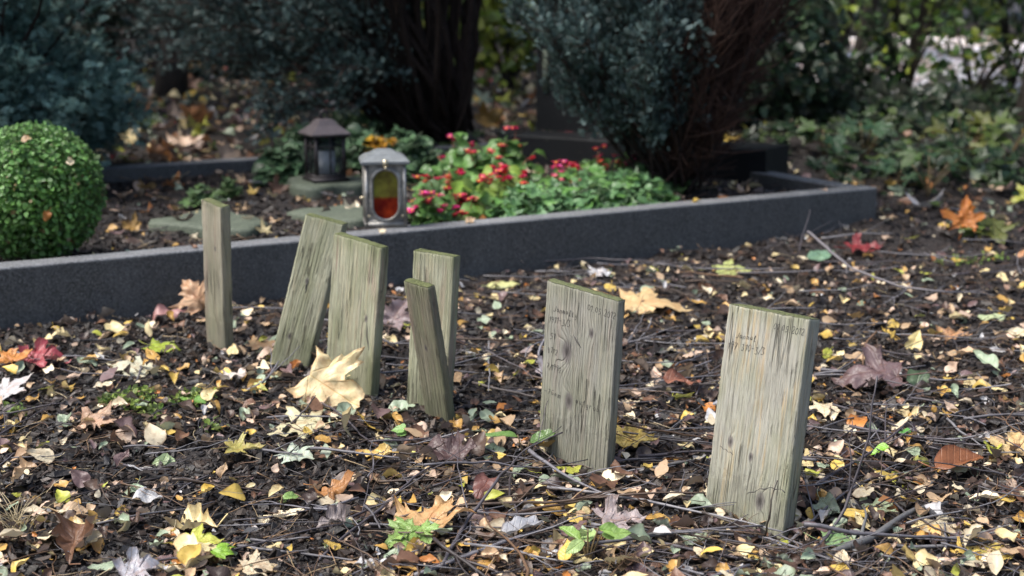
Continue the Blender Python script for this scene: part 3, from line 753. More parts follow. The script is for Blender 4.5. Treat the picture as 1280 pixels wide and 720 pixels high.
# ------------------------------------------------------------------ lanterns
def stadium(w_, h_, n=24):
    r = w_ / 2; a = np.linspace(0, PI, n // 2)
    top = [(r * math.cos(t), h_ / 2 - r + r * math.sin(t)) for t in a]
    bot = [(-r * math.cos(t), -h_ / 2 + r - r * math.sin(t)) for t in a]
    return np.array(top + bot)
def pewter_lantern():
    p = wpt(-1.513, .105); z = .129
    root = empty('grave_lantern', (p[0], p[1], z), 'pewter grave lantern with an oval amber and red window, standing on the granite kerb', 'lantern', 'grave lanterns', rz=rad(9))
    hw, hd, H = .048, .044, .150
    mb = MB()       # body: four corner walls with an oval opening in front
    S = stadium(.060, .118, 28) + np.array([0, .078]); m = len(S)
    # front wall: ring between the oval and the tapered rectangle
    def wall(y, flip):
        out = []
        for (x, zz) in S:
            dx, dz = x, zz - .078; k = max(abs(dx) / hw, abs(dz) / (.070))
            tx, tz = dx / k, dz / k + .078
            out.append((tx * (1 - .06 * (tz / H)), tz + .004))
        O = np.array(out)
        V = np.vstack([np.column_stack([S[:, 0], np.full(m, y), S[:, 1]]), np.column_stack([O[:, 0], np.full(m, y), O[:, 1]])])
        Q = [[i, (i + 1) % m, m + (i + 1) % m, m + i] for i in range(m)]
        mb.add(V, np.array([q[::-1] for q in Q] if flip else Q))
    wall(-hd, False); wall(hd, True)
    for sx in (-1, 1):
        mb.box((sx * .0455, 0, .078), (.0035, hd - .0005, .074))
    for sx in (-1, 1):
        for sy in (-1, 1): mb.tube([(sx * .0465, sy * (hd - .001), -.0), (sx * .045, sy * (hd - .001), .15)], .005, 8)
    mb.build('body', M['pewter'], root)
    mb = MB(); mb.box((0, 0, .006), (.051, .047, .006)); mb.box((0, 0, .014), (.048, .0455, .003)); mb.build('base', M['pewter'], root)
    for y, s_ in ((-hd - .001, -1),):
        for (sw, shh, rr) in ((.066, .124, .0045), (.074, .132, .0025)):
            S2 = stadium(sw, shh, 36) + np.array([0, .078]); S2 = np.vstack([S2, S2[:2]])
            mb = MB(); mb.tube(np.column_stack([S2[:, 0], np.full(len(S2), y), S2[:, 1]]), rr, 8, cap=False)
            mb.build('window_frame', M['pewter'], root)
    S3 = stadium(.061, .119, 28) + np.array([0, .078])
    for y in (-hd + .004, hd - .004):
        V = np.column_stack([S3[:, 0], np.full(m, y), S3[:, 1]]); V = np.vstack([[[0, y, .078]], V])
        obj('glass_pane', V, np.array([[0, 1 + i, 1 + (i + 1) % m] for i in range(m)]), M['amber'], root)
    mb = MB()       # roof: cornice, hipped and slightly domed
    lv = [(.054, .050, .150), (.058, .054, .152), (.058, .054, .158), (.055, .051, .161), (.050, .046, .166), (.042, .038, .171), (.030, .027, .175), (.024, .021, .180), (.014, .012, .184), (.001, .001, .185)]
    V = np.array([[sx * a, sy * b, c] for a, b, c in lv for sx, sy in ((-1, -1), (1, -1), (1, 1), (-1, 1))])
    Q = [[k * 4 + i, k * 4 + (i + 1) % 4, k * 4 + 4 + (i + 1) % 4, k * 4 + 4 + i] for k in range(len(lv) - 1) for i in range(4)] + [[3, 2, 1, 0]]
    mb.add(V, np.array(Q)); rf = mb.build('roof', M['roofgrey'], root, smooth=False)
    mb = MB(); mb.box((0, -.056, .154), (.006, .003, .009)); mb.tube([(0, -.060, .147), (0, -.060, .139)], .003, 8); mb.build('latch', M['brass'], root)
    mb = MB(); mb.tube([(-.047, -.028, .070), (-.060, -.034, .070)], [.0035, .004], 8); mb.build('knob', M['brass'], root)
    for sx in (-1, 1):
        mb = MB(); mb.tube([(sx * .040, -hd - .001, .027), (sx * .040, -hd - .004, .027)], [.004, .003], 8); mb.build('screw', M['brass'], root)
pewter_lantern()
def dark_lantern():
    p = np.array([-.56, 4.25]); z = float(gh(*p)) + .030
    root = empty('grave_lantern', (p[0], p[1], z), 'dark iron grave lantern with a pyramid roof and a white candle, on a flat slab', 'lantern', 'grave lanterns', rz=rad(28))
    h, H = .048, .118
    mb = MB(); mb.box((0, 0, .006), (h + .006, h + .006, .006)); mb.box((0, 0, .016), (h, h, .004)); mb.build('base', M['blackiron'], root)
    for sx in (-1, 1):
        for sy in (-1, 1):
            mb = MB(); mb.box((sx * (h - .005), sy * (h - .005), .020 + H / 2), (.005, .005, H / 2)); mb.build('post', M['blackiron'], root)
    for a in range(4):
        R = rotz(np.array(a * PI / 2))
        mb = MB(); mb.box(np.array([0, -h + .006, .020 + H / 2]) @ R.T, (h - .011, .001, H / 2 - .001), R); g_ = mb.build('glass_pane', M['smokeglass'], root)
        mb = MB(); mb.box(np.array([.0, -h + .003, .020 + H / 2]) @ R.T, (.002, .002, H / 2 - .002), R); mb.box(np.array([0, -h + .0035, .105]) @ R.T, (h - .011, .0025, .002), R); mb.build('glazing_bar', M['blackiron'], g_)
    mb = MB(); mb.tube([(0, 0, .022), (0, 0, .088)], .031, 20); mb.build('candle', M['wax_white'], root)
    mb = MB()
    lv = [(.058, .136), (.061, .139), (.061, .143), (.048, .154), (.034, .166), (.022, .182), (.015, .184), (.001, .186)]
    V = np.array([[sx * a, sy * a, c] for a, c in lv for sx, sy in ((-1, -1), (1, -1), (1, 1), (-1, 1))])
    Q = [[k * 4 + i, k * 4 + (i + 1) % 4, k * 4 + 4 + (i + 1) % 4, k * 4 + 4 + i] for k in range(len(lv) - 1) for i in range(4)] + [[3, 2, 1, 0]]
    mb.add(V, np.array(Q)); mb.build('roof', M['lanternroof'], root, smooth=False)
    mb = MB(); a = np.linspace(0, 2 * PI, 14); mb.tube(np.stack([.012 * np.cos(a), 0 * a, .196 + .012 * np.sin(a)], -1), .004, 6, cap=False); mb.build('ring', M['blackiron'], root)
dark_lantern()

# ------------------------------------------------------------------ bark mulch and soil crumbs (stuff)
def chip_protos(n, seed):
    r_ = np.random.default_rng(seed); out = []
    for k in range(n):
        V = np.array([[x, y, z] for x in (-1, 1) for y in (-1, 1) for z in (-1, 1)], float) * np.array([.5, .5, .5])
        V = V * (1 + .8 * (r_.random(V.shape) - .5)) + .34 * (r_.random(V.shape) - .5)
        Q = np.array([[0, 1, 3, 2], [4, 6, 7, 5], [0, 4, 5, 1], [2, 3, 7, 6], [0, 2, 6, 4], [1, 5, 7, 3]])
        T = np.vstack([Q[:, [0, 1, 2]], Q[:, [0, 2, 3]]])
        out.append((V, T, None))
    return out
def kerb_block(x, y, z):
    """True where a piece would sit inside a kerb or plank"""
    s, q = sq(x, y)
    on = (s > -GL) & (s < .0) & (q > -.012) & (q < KT + .01)
    on |= (s > -KT - .01) & (s < .012) & (q > 0) & (q < GW)
    on |= (s > -GL) & (s < 0) & (q > GW - KT - .01) & (q < GW + .01)
    return on
def ground_normal(x, y, e=.012):
    gx_ = (gh(x + e, y) - gh(x - e, y)) / (2 * e); gy_ = (gh(x, y + e) - gh(x, y - e)) / (2 * e)
    n = np.stack([-gx_, -gy_, np.ones_like(gx_)], -1); return n / np.linalg.norm(n, axis=1)[:, None]
def sample_view(n, y0, y1, margin=.12, power=2.0, r_=rng):
    """points on the ground within the view, evenly dense in the picture"""
    u = r_.random(n)
    k = power - 1
    y = (y0 ** -k + u * (y1 ** -k - y0 ** -k)) ** (-1 / k) if k > 0 else y0 + u * (y1 - y0)
    x = (r_.random(n) * 2 - 1) * (640 / FPX * y * (1 + margin) + .05)
    return x, y
n = 150000
x, y = sample_view(n, 1.2, 5.6, .15, 2.2)
pb = np.concatenate([rng.normal(0, .05, (700, 2)) + np.array(v[0][:2]) for v in PL.values()]); x = np.concatenate([x, pb[:, 0]]); y = np.concatenate([y, pb[:, 1]])
keep = ~kerb_block(x, y, 0); x, y = x[keep], y[keep]; n = len(x)
size = np.exp(rng.normal(math.log(.0032), .52, n)).clip(.0014, .0095) * (.8 + .12 * y)
sc = np.stack([size * rng.uniform(1.1, 2.7, n), size * rng.uniform(.6, 1.2, n), size * rng.uniform(.3, .8, n)], -1)
nor = ground_normal(x, y) + rng.normal(0, .38, (n, 3)); R = basis(nor, rng.random(n) * 2 * PI)
pos = np.stack([x, y, gh(x, y) + sc[:, 2] * rng.uniform(.0, .9, n)], -1)
pal = np.array([[.020, .014, .011], [.034, .022, .016], [.056, .036, .025], [.026, .021, .020], [.075, .055, .043], [.045, .042, .045], [.13, .10, .08], [.014, .011, .010], [.09, .055, .035]])
ci = rng.choice(len(pal), n, p=[.24, .22, .14, .12, .06, .07, .025, .10, .025]); colr = pal[ci] * rng.uniform(.28, .72, (n, 1)) * np.array([.96, 1.0, 1.06])
stuff(scatter(chip_protos(9, 1), rng.integers(0, 9, n), pos, R, sc, colr, 'bark_mulch', M['chip'], smooth=False))
# small pale stones among the mulch belong to it

# ------------------------------------------------------------------ fallen leaves
LANDMARKS = [   # pixel of the foot, short description
    ((935, 655), 'the nearest broad plank'), ((715, 580), 'the knotted plank'), ((550, 522), 'the leaning stake'),
    ((360, 455), 'the tilted plank'), ((275, 432), 'the narrow stake'), ((440, 500), 'the large maple leaf'),
    ((100, 395), 'the kerb below the boxwood'), ((700, 330), 'the kerb middle'), ((1000, 270), 'the kerb corner'),
    ((60, 660), 'the dry grass tuft'), ((540, 650), 'the tan maple leaf'), ((250, 675), 'the yellow-green maple leaf'), ((1100, 660), 'the thick broken branch'),
    ((1200, 580), 'the glossy brown leaf'), ((1090, 470), 'the crumpled mauve leaf'), ((815, 378), 'the wide cream leaf'), ((150, 520), 'the mossy patch'), ((1203, 280), 'the upright orange leaf'),
    ((310, 600), 'the olive maple leaf'), ((880, 430), 'the two nearest planks'), ((1230, 430), 'the plot edge'), ((800, 700), 'the bottom edge')]
def relation(px, py):
    L = min(LANDMARKS[:-1], key=lambda l: ((l[0][0] - px) * .8) ** 2 + ((l[0][1] - py) * 1.5) ** 2)
    dx, dy = px - L[0][0], (py - L[0][1]) * 1.7
    if abs(dx) > abs(dy): r = 'right of' if dx > 0 else 'left of'
    else: r = 'in front of' if dy > 0 else 'behind'
    return r, L[1]
used_labels = set()
PALETTE = [  # name, linear colour, weight
    ('bright yellow', (.62, .44, .10), 12), ('pale yellow', (.72, .60, .32), 16), ('cream', (.74, .64, .45), 15), ('ochre', (.50, .30, .08), 7), ('tan', (.47, .33, .20), 12),
    ('pinkish tan', (.54, .40, .30), 9), ('brown', (.19, .10, .06), 5), ('grey-green', (.30, .37, .26), 8), ('orange', (.46, .18, .04), 1.2), ('silver-grey', (.48, .48, .49), 7), ('mauve-brown', (.15, .095, .095), 4), ('yellow-green', (.42, .44, .07), 4)]
PW = np.array([p[2] for p in PALETTE], float); PW /= PW.sum()
STATE = dict(flat=(.15, .08, .12, .05), curled=(.9, .25, .75, .10), folded=(.3, .75, .35, .06))
LEAFMESH = {}
def leafmesh(kind, state, var):
    k = (kind, state, var)
    if k not in LEAFMESH:
        c, f, b, wv = STATE[state]
        if kind == 'maple': c, f, b = c * .30, f * .35, b * .35
        V, F, lc = leaf_proto(kind, 44 if kind != 'maple' else 120, 5 if kind != 'maple' else 7, c, f, b, wv * 1.3, .30 if kind == 'birch' else (.55 if kind == 'maple' else .14), seed=hash_(kind, state, var), tear=.35 if var % 3 == 2 else 0.08)
        LEAFMESH[k] = newmesh(kind + '_leaf', V, F, M['maple' if kind == 'maple' else 'ovate'], col=np.ones((len(V), 3)), lc=lc)
    return LEAFMESH[k]
def hash_(*a): return sum((i + 3) * sum(map(ord, str(s))) for i, s in enumerate(a)) % 9973
def mat3(xa, ya, za): return Matrix((Vector(xa), Vector(ya), Vector(za))).transposed()
def orient(n, heading):
    """local +y along the compass heading (0 = away from the camera, clockwise), z close to n"""
    n = Vector(n).normalized(); y_ = Vector((math.sin(heading), math.cos(heading), 0)); y_ = (y_ - n * y_.dot(n)).normalized()
    return mat3(y_.cross(n), y_, n)
def put_leaf(kind, me, P, Mx, size, colr, label, group, cat='fallen leaf'):
    o = link(kind + '_leaf', me); o.matrix_world = Matrix.LocRotScale(Vector(P), Mx.to_quaternion(), Vector((size,) * 3))
    o.color = (*colr, 1); return tag(o, label, cat, group)
SPECIAL = [  # kind, px, py, size in px, heading deg, colour, tilt toward the camera, height, state, label
    ('maple', 372, 531, 78, 250, (.58, .56, .36), .30, .012, 'flat', 'pale green-cream maple leaf lying flat under the large pale one'),
    ('maple', 540, 645, 92, 30, (.52, .33, .15), .35, .018, 'curled', 'tan maple leaf with curled lobes in front of the leaning stake'),
    ('maple', 552, 566, 74, 300, (.10, .065, .065), .25, .03, 'curled', 'dark brown crumpled maple leaf in front of the leaning stake'),
    ('beech', 652, 661, 78, 70, (.28, .29, .32), .2, .02, 'folded', 'silver-grey long leaf among twigs in front of the knotted plank'),
    ('maple', 775, 648, 66, 75, (.36, .31, .31), .3, .02, 'curled', 'grey-pink curled leaf lying between the two nearest planks'),
    ('maple', 250, 677, 58, 80, (.47, .52, .09), .3, .012, 'flat', 'yellow-green maple leaf at the bottom below the mossy patch'),
    ('maple', 1240, 690, 62, 40, (.60, .50, .13), .25, .012, 'flat', 'yellow maple leaf with green veins beside the thick broken branch'),
    ('maple', 1052, 674, 58, 100, (.20, .34, .15), .15, .010, 'flat', 'fresh green maple leaf lying flat beside the thick broken branch'),
    ('maple', 1097, 632, 54, 60, (.42, .52, .32), .2, .010, 'flat', 'pale green maple leaf behind the thick broken branch'),
    ('beech', 1195, 580, 84, 65, (.22, .085, .035), .4, .022, 'folded', 'glossy chestnut brown long curved leaf on twigs'),
    ('maple', 1268, 556, 56, 10, (.60, .45, .22), .6, .02, 'curled', 'cream-tan maple leaf cut by the right edge of the photo'),
    ('maple', 1080, 309, 44, 80, (.22, .03, .035), .35, .02, 'curled', 'deep red maple leaf near the far end of the kerb'),
    ('beech', 1024, 320, 44, 60, (.17, .29, .19), .5, .03, 'flat', 'blue-green upright leaf near the far end of the kerb'),
    ('maple', 815, 379, 92, 100, (.62, .46, .24), .25, .015, 'flat', 'wide cream maple leaf lying flat behind the knotted plank'),
    ('maple', 242, 378, 52, 340, (.55, .36, .22), 1.0, .03, 'curled', 'tan leaf standing up against the narrow stake'),
    ('beech', 208, 393, 50, 60, (.36, .19, .18), .5, .02, 'curled', 'pinkish mauve leaf piled against the kerb beside the narrow stake'),
    ('maple', 55, 449, 62, 75, (.34, .06, .075), .35, .015, 'curled', 'crimson maple leaf in front of the kerb'),
    ('maple', 10, 447, 54, 330, (.55, .24, .06), .5, .02, 'curled', 'orange maple leaf at the left edge beside the crimson one'),
    ('maple', 205, 434, 46, 100, (.32, .42, .05), .25, .01, 'flat', 'green leaf with an orange centre in front of the narrow stake'),
    ('oak', 288, 471, 46, 40, (.62, .55, .50), .4, .015, 'curled', 'whitish lobed leaf curled in front of the narrow stake'),
    ('maple', 163, 459, 58, 280, (.60, .61, .46), .3, .012, 'flat', 'cream-white maple leaf behind the mossy patch'),
    ('maple', 326, 431, 50, 60, (.55, .37, .20), .3, .012, 'flat', 'buff maple leaf between the narrow stake and the tilted plank'),
    ('maple', 126, 527, 62, 90, (.52, .36, .25), .3, .015, 'curled', 'pinkish tan maple leaf beside the mossy patch'),
    ('maple', 497, 404, 50, 20, (.25, .20, .21), .8, .02, 'curled', 'grey-mauve leaf standing between two green planks'),
    ('maple', 305, 561, 52, 80, (.38, .35, .10), .35, .015, 'folded', 'olive maple leaf in front of the tilted plank'),
    ('maple', 373, 568, 50, 120, (.48, .58, .47), .3, .014, 'flat', 'pale bluish green leaf beside the olive maple leaf'),
    ('maple', 1088, 470, 88, 280, (.14, .095, .10), .35, .025, 'curled', 'large crumpled mauve-brown leaf right of the nearest plank'),
    ('round', 1147, 475, 34, 10, (.085, .13, .07), 1.0, .02, 'flat', 'dark green round leaf standing beside the crumpled mauve leaf'),
    ('oak', 415, 650, 56, 70, (.20, .17, .17), .4, .02, 'curled', 'dull grey-brown lobed leaf among twigs beside the tan maple leaf'),
    ('beech', 607, 607, 60, 200, (.14, .06, .05), .3, .02, 'curled', 'dark reddish brown leaf behind the twigs at the knotted plank'),
    ('maple', 178, 713, 64, 60, (.42, .42, .46), .5, .02, 'curled', 'silver-grey maple leaf at the very bottom'),
    ('beech', 1238, 396, 44, 70, (.45, .52, .30), .25, .012, 'flat', 'pale green leaf right of the upright pale yellow leaf'),
    ('beech', 1232, 452, 44, 330, (.30, .38, .26), .5, .03, 'folded', 'grey-green folded leaf at the right edge of the plot'),
    ('maple', 915, 338, 50, 95, (.40, .46, .17), .25, .012, 'flat', 'light green leaf on twigs behind the two nearest planks'),
    ('beech', 627, 356, 44, 85, (.55, .56, .25), .25, .012, 'flat', 'pale lime oval leaf lying right of the tall green plank'),
    ('maple', 750, 340, 30, 40, (.56, .58, .61), .5, .015, 'curled', 'small whitish leaf by the middle of the kerb'),
    ('birch', 472, 567, 44, 300, (.58, .40, .12), .5, .02, 'curled', 'yellow-ochre curled leaf in front of the large pale maple leaf'),
    ('maple', 790, 545, 58, 30, (.46, .36, .10), .5, .02, 'curled', 'mottled yellow and brown leaf right of the knotted plank'),
    ('birch', 1143, 429, 34, 20, (.72, .60, .27), .9, .015, 'flat', 'pale yellow pointed leaf standing upright on dark soil'),
    ('beech', 850, 478, 56, 80, (.26, .11, .07), .3, .02, 'curled', 'reddish brown crumpled leaf left of the nearest plank'),
    ('maple', 690, 460, 40, 30, (.45, .42, .44), .6, .02, 'curled', 'pale grey leaf tucked behind the knotted plank'),
    ('oak', 410, 615, 70, 60, (.36, .17, .06), .3, .015, 'curled', 'rusty brown lobed leaf left of the tan maple leaf'),
    ('maple', 325, 706, 56, 70, (.62, .54, .38), .25, .012, 'flat', 'cream leaf at the bottom beside the yellow-green maple leaf'),
    ('maple', 1180, 660, 56, 110, (.50, .44, .30), .25, .012, 'flat', 'buff leaf under the tip of the thick broken branch'),
    ('maple', 1190, 418, 40, 40, (.48, .28, .14), .3, .012, 'curled', 'tan crinkled leaf right of the upright pale yellow leaf'),
    ('birch', 1000, 430, 36, 200, (.20, .10, .06), .3, .012, 'curled', 'brown crinkled leaf just right of the top of the nearest plank'),
]
SPEC_PX = []
TL = lambda t_: min(1.35, t_ * (.6 if t_ < .55 else 1))
# the large pale leaf propped against a plank
V, F, lc = leaf_proto('maple', 170, 12, .28, .05, .10, .085, .0, seed=11, tear=.18)
me = newmesh('maple_leaf', V, F, M['maple'], col=np.ones((len(V), 3)) * (1 + .16 * vnoise(V[:, 0], V[:, 1], 2.5, 4))[:, None] * np.array([1, 1, 1]), lc=lc)
bp = pxd(386, 468, 2.345)
nn = Vector((-.05, -.86, .50)).normalized(); yv = Vector((.80, -.20, -.50)); yv = (yv - nn * yv.dot(nn)).normalized()
put_leaf('maple', me, bp, mat3(yv.cross(nn), yv, nn), .116, (.74, .62, .36), 'large pale yellow maple leaf propped against the plank with a dark crack', 'fallen maple leaves')
SPEC_PX.append((415, 480, 60))
for i, (kind, px, py, spx, hd, c, tilt, hz, state, lab) in enumerate(SPECIAL):
    p = px2w(px, py, hz); size = spx / FPX * p[1] * (1.0 if kind != 'maple' else .85)
    n0 = Vector((random.uniform(-.12, .12), -math.sin(TL(tilt)), math.cos(TL(tilt))))
    Mx = orient(n0, rad(hd)); ctr = Mx @ Vector((0, .45 * size, 0))
    P = Vector(p) - ctr
    me = leafmesh(kind, state, i % 7 + 20)
    low = min((Mx @ (v.co * size))[2] for v in list(me.vertices)[::3])
    cz = float(gh(p[0], p[1])); P.z = max(P.z, cz - low - .006) if tilt > .55 else max(P.z, cz + .006)
    put_leaf(kind, me, P, Mx, size, c, lab, {'maple': 'fallen maple leaves', 'oak': 'fallen lobed leaves', 'birch': 'fallen birch leaves'}.get(kind, 'fallen oval leaves'))
    SPEC_PX.append((px, py, spx * .5))
# the orange leaf standing on its stalk
p = px2w(1203, 300, .0); me = leafmesh('maple', 'curled', 41)
put_leaf('maple', me, Vector(p) + Vector((0, 0, .035)), orient(Vector((-.35, -.9, .15)), rad(0)) if False else mat3(*(lambda n, y: ((y - n * y.dot(n)).normalized().cross(n), (y - n * y.dot(n)).normalized(), n))(Vector((-.35, -.9, .2)).normalized(), Vector((.1, .2, 1)))),
         .082, (.44, .16, .03), 'upright orange maple leaf standing on the litter past the kerb corner', 'fallen maple leaves')
SPEC_PX.append((1203, 280, 30))

GROUPS = dict(birch='fallen birch leaves', beech='fallen oval leaves', oak='fallen lobed leaves', maple='fallen maple leaves')
KINDN = dict(birch='birch leaf', beech='oval leaf', oak='lobed leaf', maple='maple leaf')
def wheading(h):
    h = (math.degrees(h)) % 360
    return ['pointing away', 'pointing right', 'pointing forward', 'pointing left'][int(((h + 45) % 360) // 90)]
cand = []
r2 = np.random.default_rng(21)
lx, ly = sample_view(5200, 1.26, 5.2, .10, 1.75, r2)
ok = ~kerb_block(lx, ly, 0)
PLANKBASE = [v[0][:2] for v in PL.values()]
cells = {}
count = dict(birch=0, beech=0, maple=0, oak=0); LIM = dict(birch=225, beech=70, maple=14, oak=16)
rest = []
for x, y, good in zip(lx, ly, ok):
    if not good: continue
    s_, q_ = sq(x, y); inside = -GL < s_ < 0 and 0 < q_ < GW
    px, py = w2px(x, y, float(gh(x, y)))
    kind = random.choices(['birch', 'beech', 'maple', 'oak'], [.66, .21, .09, .04])[0]
    near_big = any((px - a) ** 2 + ((py - b) * 1.5) ** 2 < (r * .75) ** 2 for a, b, r in SPEC_PX)
    nearplank = any(math.hypot(x - a, y - b) < .035 for a, b in PLANKBASE)
    vis = -8 < px < 1288 and 160 < py < 722
    cell = (int(px // 34), int(py // (15 if py > 420 else 11)))
    if inside or not vis or near_big or nearplank or cells.get(cell, 0) >= 1 or count[kind] >= LIM[kind] or (px < 520 and py > 420 and random.random() < .3):
        rest.append((x, y, kind)); continue
    cells[cell] = 1; count[kind] += 1
    rel, lm = relation(px, py)
    for _ in range(60):
        ci = int(r2.choice(len(PALETTE), p=PW)); st = random.choices(['flat', 'curled', 'folded'], [.62, .24, .14])[0]
        hd = random.uniform(0, 2 * PI); k_ = random.choices([0, 1, 2], [.35, .45, .2])[0]
        szn = ['small', '', 'broad'][k_]
        lab = ' '.join(f"{szn} {PALETTE[ci][0]} {KINDN[kind]}, {st}, {wheading(hd)}, {rel} {lm}".split())
        if lab not in used_labels: break
    used_labels.add(lab)
    size = {'birch': .033, 'beech': .038, 'maple': .060, 'oak': .060}[kind] * [.72, 1.0, 1.3][k_] * random.uniform(.92, 1.1) * (1 if kind != 'maple' else .8)
    c = np.array(PALETTE[ci][1]) * random.uniform(.82, 1.12)
    n0 = ground_normal(np.array([x]), np.array([y]))[0] + r2.normal(0, .30, 3) * np.array([1, 1, .3]) + np.array([0, -.10, 0])
    me = leafmesh(kind, st, random.randrange(6))
    Mx = orient(n0, hd)
    put_leaf(kind, me, (x, y, float(gh(x, y)) + .006 + random.random() * .010), Mx, size, tuple(c), lab, GROUPS[kind])

# all the smaller, duller and more distant leaf litter
def litter(name, xs, ys, size, seed, cols, w_, bright=1.0, tiltsd=.32, lift=.012):
    r_ = np.random.default_rng(seed); n = len(xs)
    protos = []
    for j, (kd, st) in enumerate([('birch', 'flat'), ('birch', 'curled'), ('birch', 'folded'), ('beech', 'flat'), ('beech', 'curled'), ('oak', 'curled'), ('birch', 'curled'), ('beech', 'folded')]):
        c, f, b, wv = STATE[st]; protos.append(leaf_proto(kd, 16, 2, c, f, b, wv, 0, seed=seed + j, tear=.3 if j % 2 else 0))
    if seed % 2:
        for j in range(3): protos.append(leaf_proto('maple', 44, 3, .7, .15, .4, .12, 0, seed=seed + 20 + j, tear=.2))
    nor = ground_normal(xs, ys) + r_.normal(0, tiltsd, (n, 3)); R = basis(nor, r_.random(n) * 2 * PI)
    ci = r_.choice(len(cols), n, p=np.array(w_) / sum(w_)); c = np.array(cols)[ci] * r_.uniform(.65, 1.15, (n, 1)) * bright
    pos = np.stack([xs, ys, gh(xs, ys) + .004 + r_.random(n) * lift], -1)
    sz = size * np.exp(r_.normal(0, .32, n)).clip(.45, 1.9)
    return stuff(scatter(protos, r_.integers(0, len(protos), n), pos, R, sz, c, name, M['plain']))
LC = [p[1] for p in PALETTE] + [(.05, .032, .026), (.085, .05, .035)]
LW = [7, 10, 9, 8, 15, 11, 11, 8, 3, 5, 8, 3, 14, 14]
rx = np.array([a for a, b, k in rest]); ry = np.array([b for a, b, k in rest])
s_, q_ = sq(rx, ry); ins = (s_ > -GL) & (s_ < 0) & (q_ > 0) & (q_ < GW)
cl = ~ins & (vnoise(rx, ry, 3.6, 79) + .6 * vnoise(rx, ry, 8, 80) > -.34)
litter('leaf_litter', rx[cl], ry[cl], .026, 30, LC, LW)
# crumbs: torn bits of leaf
x, y = sample_view(7600, 1.22, 5.2, .12, 2.0); k = ~kerb_block(x, y, 0) & (vnoise(x, y, 4.2, 77) + .6 * vnoise(x, y, 9, 78) > -.26) & ((x > -.15 * y) | (rng.random(len(x)) < .6)); x, y = x[k], y[k]
litter('leaf_crumbs', x, y, .0098, 40, LC, [2, 4, 4, 4, 9, 8, 13, 4, 2, 4, 10, 1, 15, 14], 1.0, .6, .010)
# inside the grave bed
xb = rng.uniform(-2.2, 1.1, 1500); yb = rng.uniform(2.8, 5.6, 1500); s_, q_ = sq(xb, yb); k = (s_ > -GL + .1) & (s_ < -.1) & (q_ > KT + .02) & (q_ < GW - KT - .02)
litter('bed_litter', xb[k], yb[k], .030, 51, LC, [5, 7, 6, 12, 14, 14, 18, 4, 6, 3, 14, 2, 20, 20], .85)
# behind the grave and past its far end
xb = rng.uniform(-4.5, 4.5, 8000); yb = 4.2 + 7.5 * rng.random(8000) ** 1.1; s_, q_ = sq(xb, yb); k = ~((s_ > -GL - .05) & (s_ < .05) & (q_ > -.05) & (q_ < GW + .05)) & ~((xb > 2.6) & (yb > 8.0)) & ~((xb > .8) & (rng.random(8000) < .72))
litter('distant_litter', xb[k], yb[k], .060, 61, LC + [(.09, .14, .03), (.42, .05, .06)], [5, 9, 13, 9, 12, 18, 14, 12, 6, 12, 12, 10, 14, 14, 18, 4], 1.0, .4, .02)
xb = rng.uniform(1.6, 9, 2600); yb = rng.uniform(8.0, 17, 2600)
litter('path_litter', xb, yb, .07, 71, [(.6, .5, .45), (.6, .5, .42), (.45, .35, .15), (.7, .62, .62)], [1, 1, .6, 2], 1.0, .3, .02)
# moss and low weeds between the leaves
def patch(name, px, py, rx_, ry_, n, size, cols, mat, protos, seed, lift=.012, tl=.9):
    r_ = np.random.default_rng(seed); c = px2w(px, py); a = r_.random(n) * 2 * PI; rr = np.sqrt(r_.random(n))
    x = c[0] + np.cos(a) * rr * rx_; y = c[1] + np.sin(a) * rr * ry_
    nor = np.stack([r_.normal(0, tl, n), r_.normal(0, tl, n), np.ones(n)], -1); R = basis(nor, r_.random(n) * 2 * PI)
    pos = np.stack([x, y, gh(x, y) + .004 + r_.random(n) * lift], -1)
    col_ = np.array(cols)[r_.integers(0, len(cols), n)] * r_.uniform(.7, 1.25, (n, 1))
    return stuff(scatter(protos, r_.integers(0, len(protos), n), pos, R, size * r_.uniform(.6, 1.3, n), col_, name, mat))
TINY = [leaf_proto('beech', 8, 1, .3, .2, .3, .05, 0, seed=s) for s in range(3)] + [leaf_proto('round', 8, 1, .3, .2, .3, .05, 0, seed=s) for s in range(2)]
GREENS = [(.16, .24, .035), (.22, .30, .05), (.10, .18, .03)]
for i, (px, py, a, b, n_) in enumerate([(160, 505, .045, .05, 420), (238, 503, .04, .03, 160), (182, 520, .03, .02, 90), (1215, 330, .10, .05, 120), (20, 520, .03, .02, 40), (268, 540, .02, .02, 30)]):
    patch('moss_patch', px, py, a, b, n_, .010, GREENS, M['live'], TINY, 80 + i)

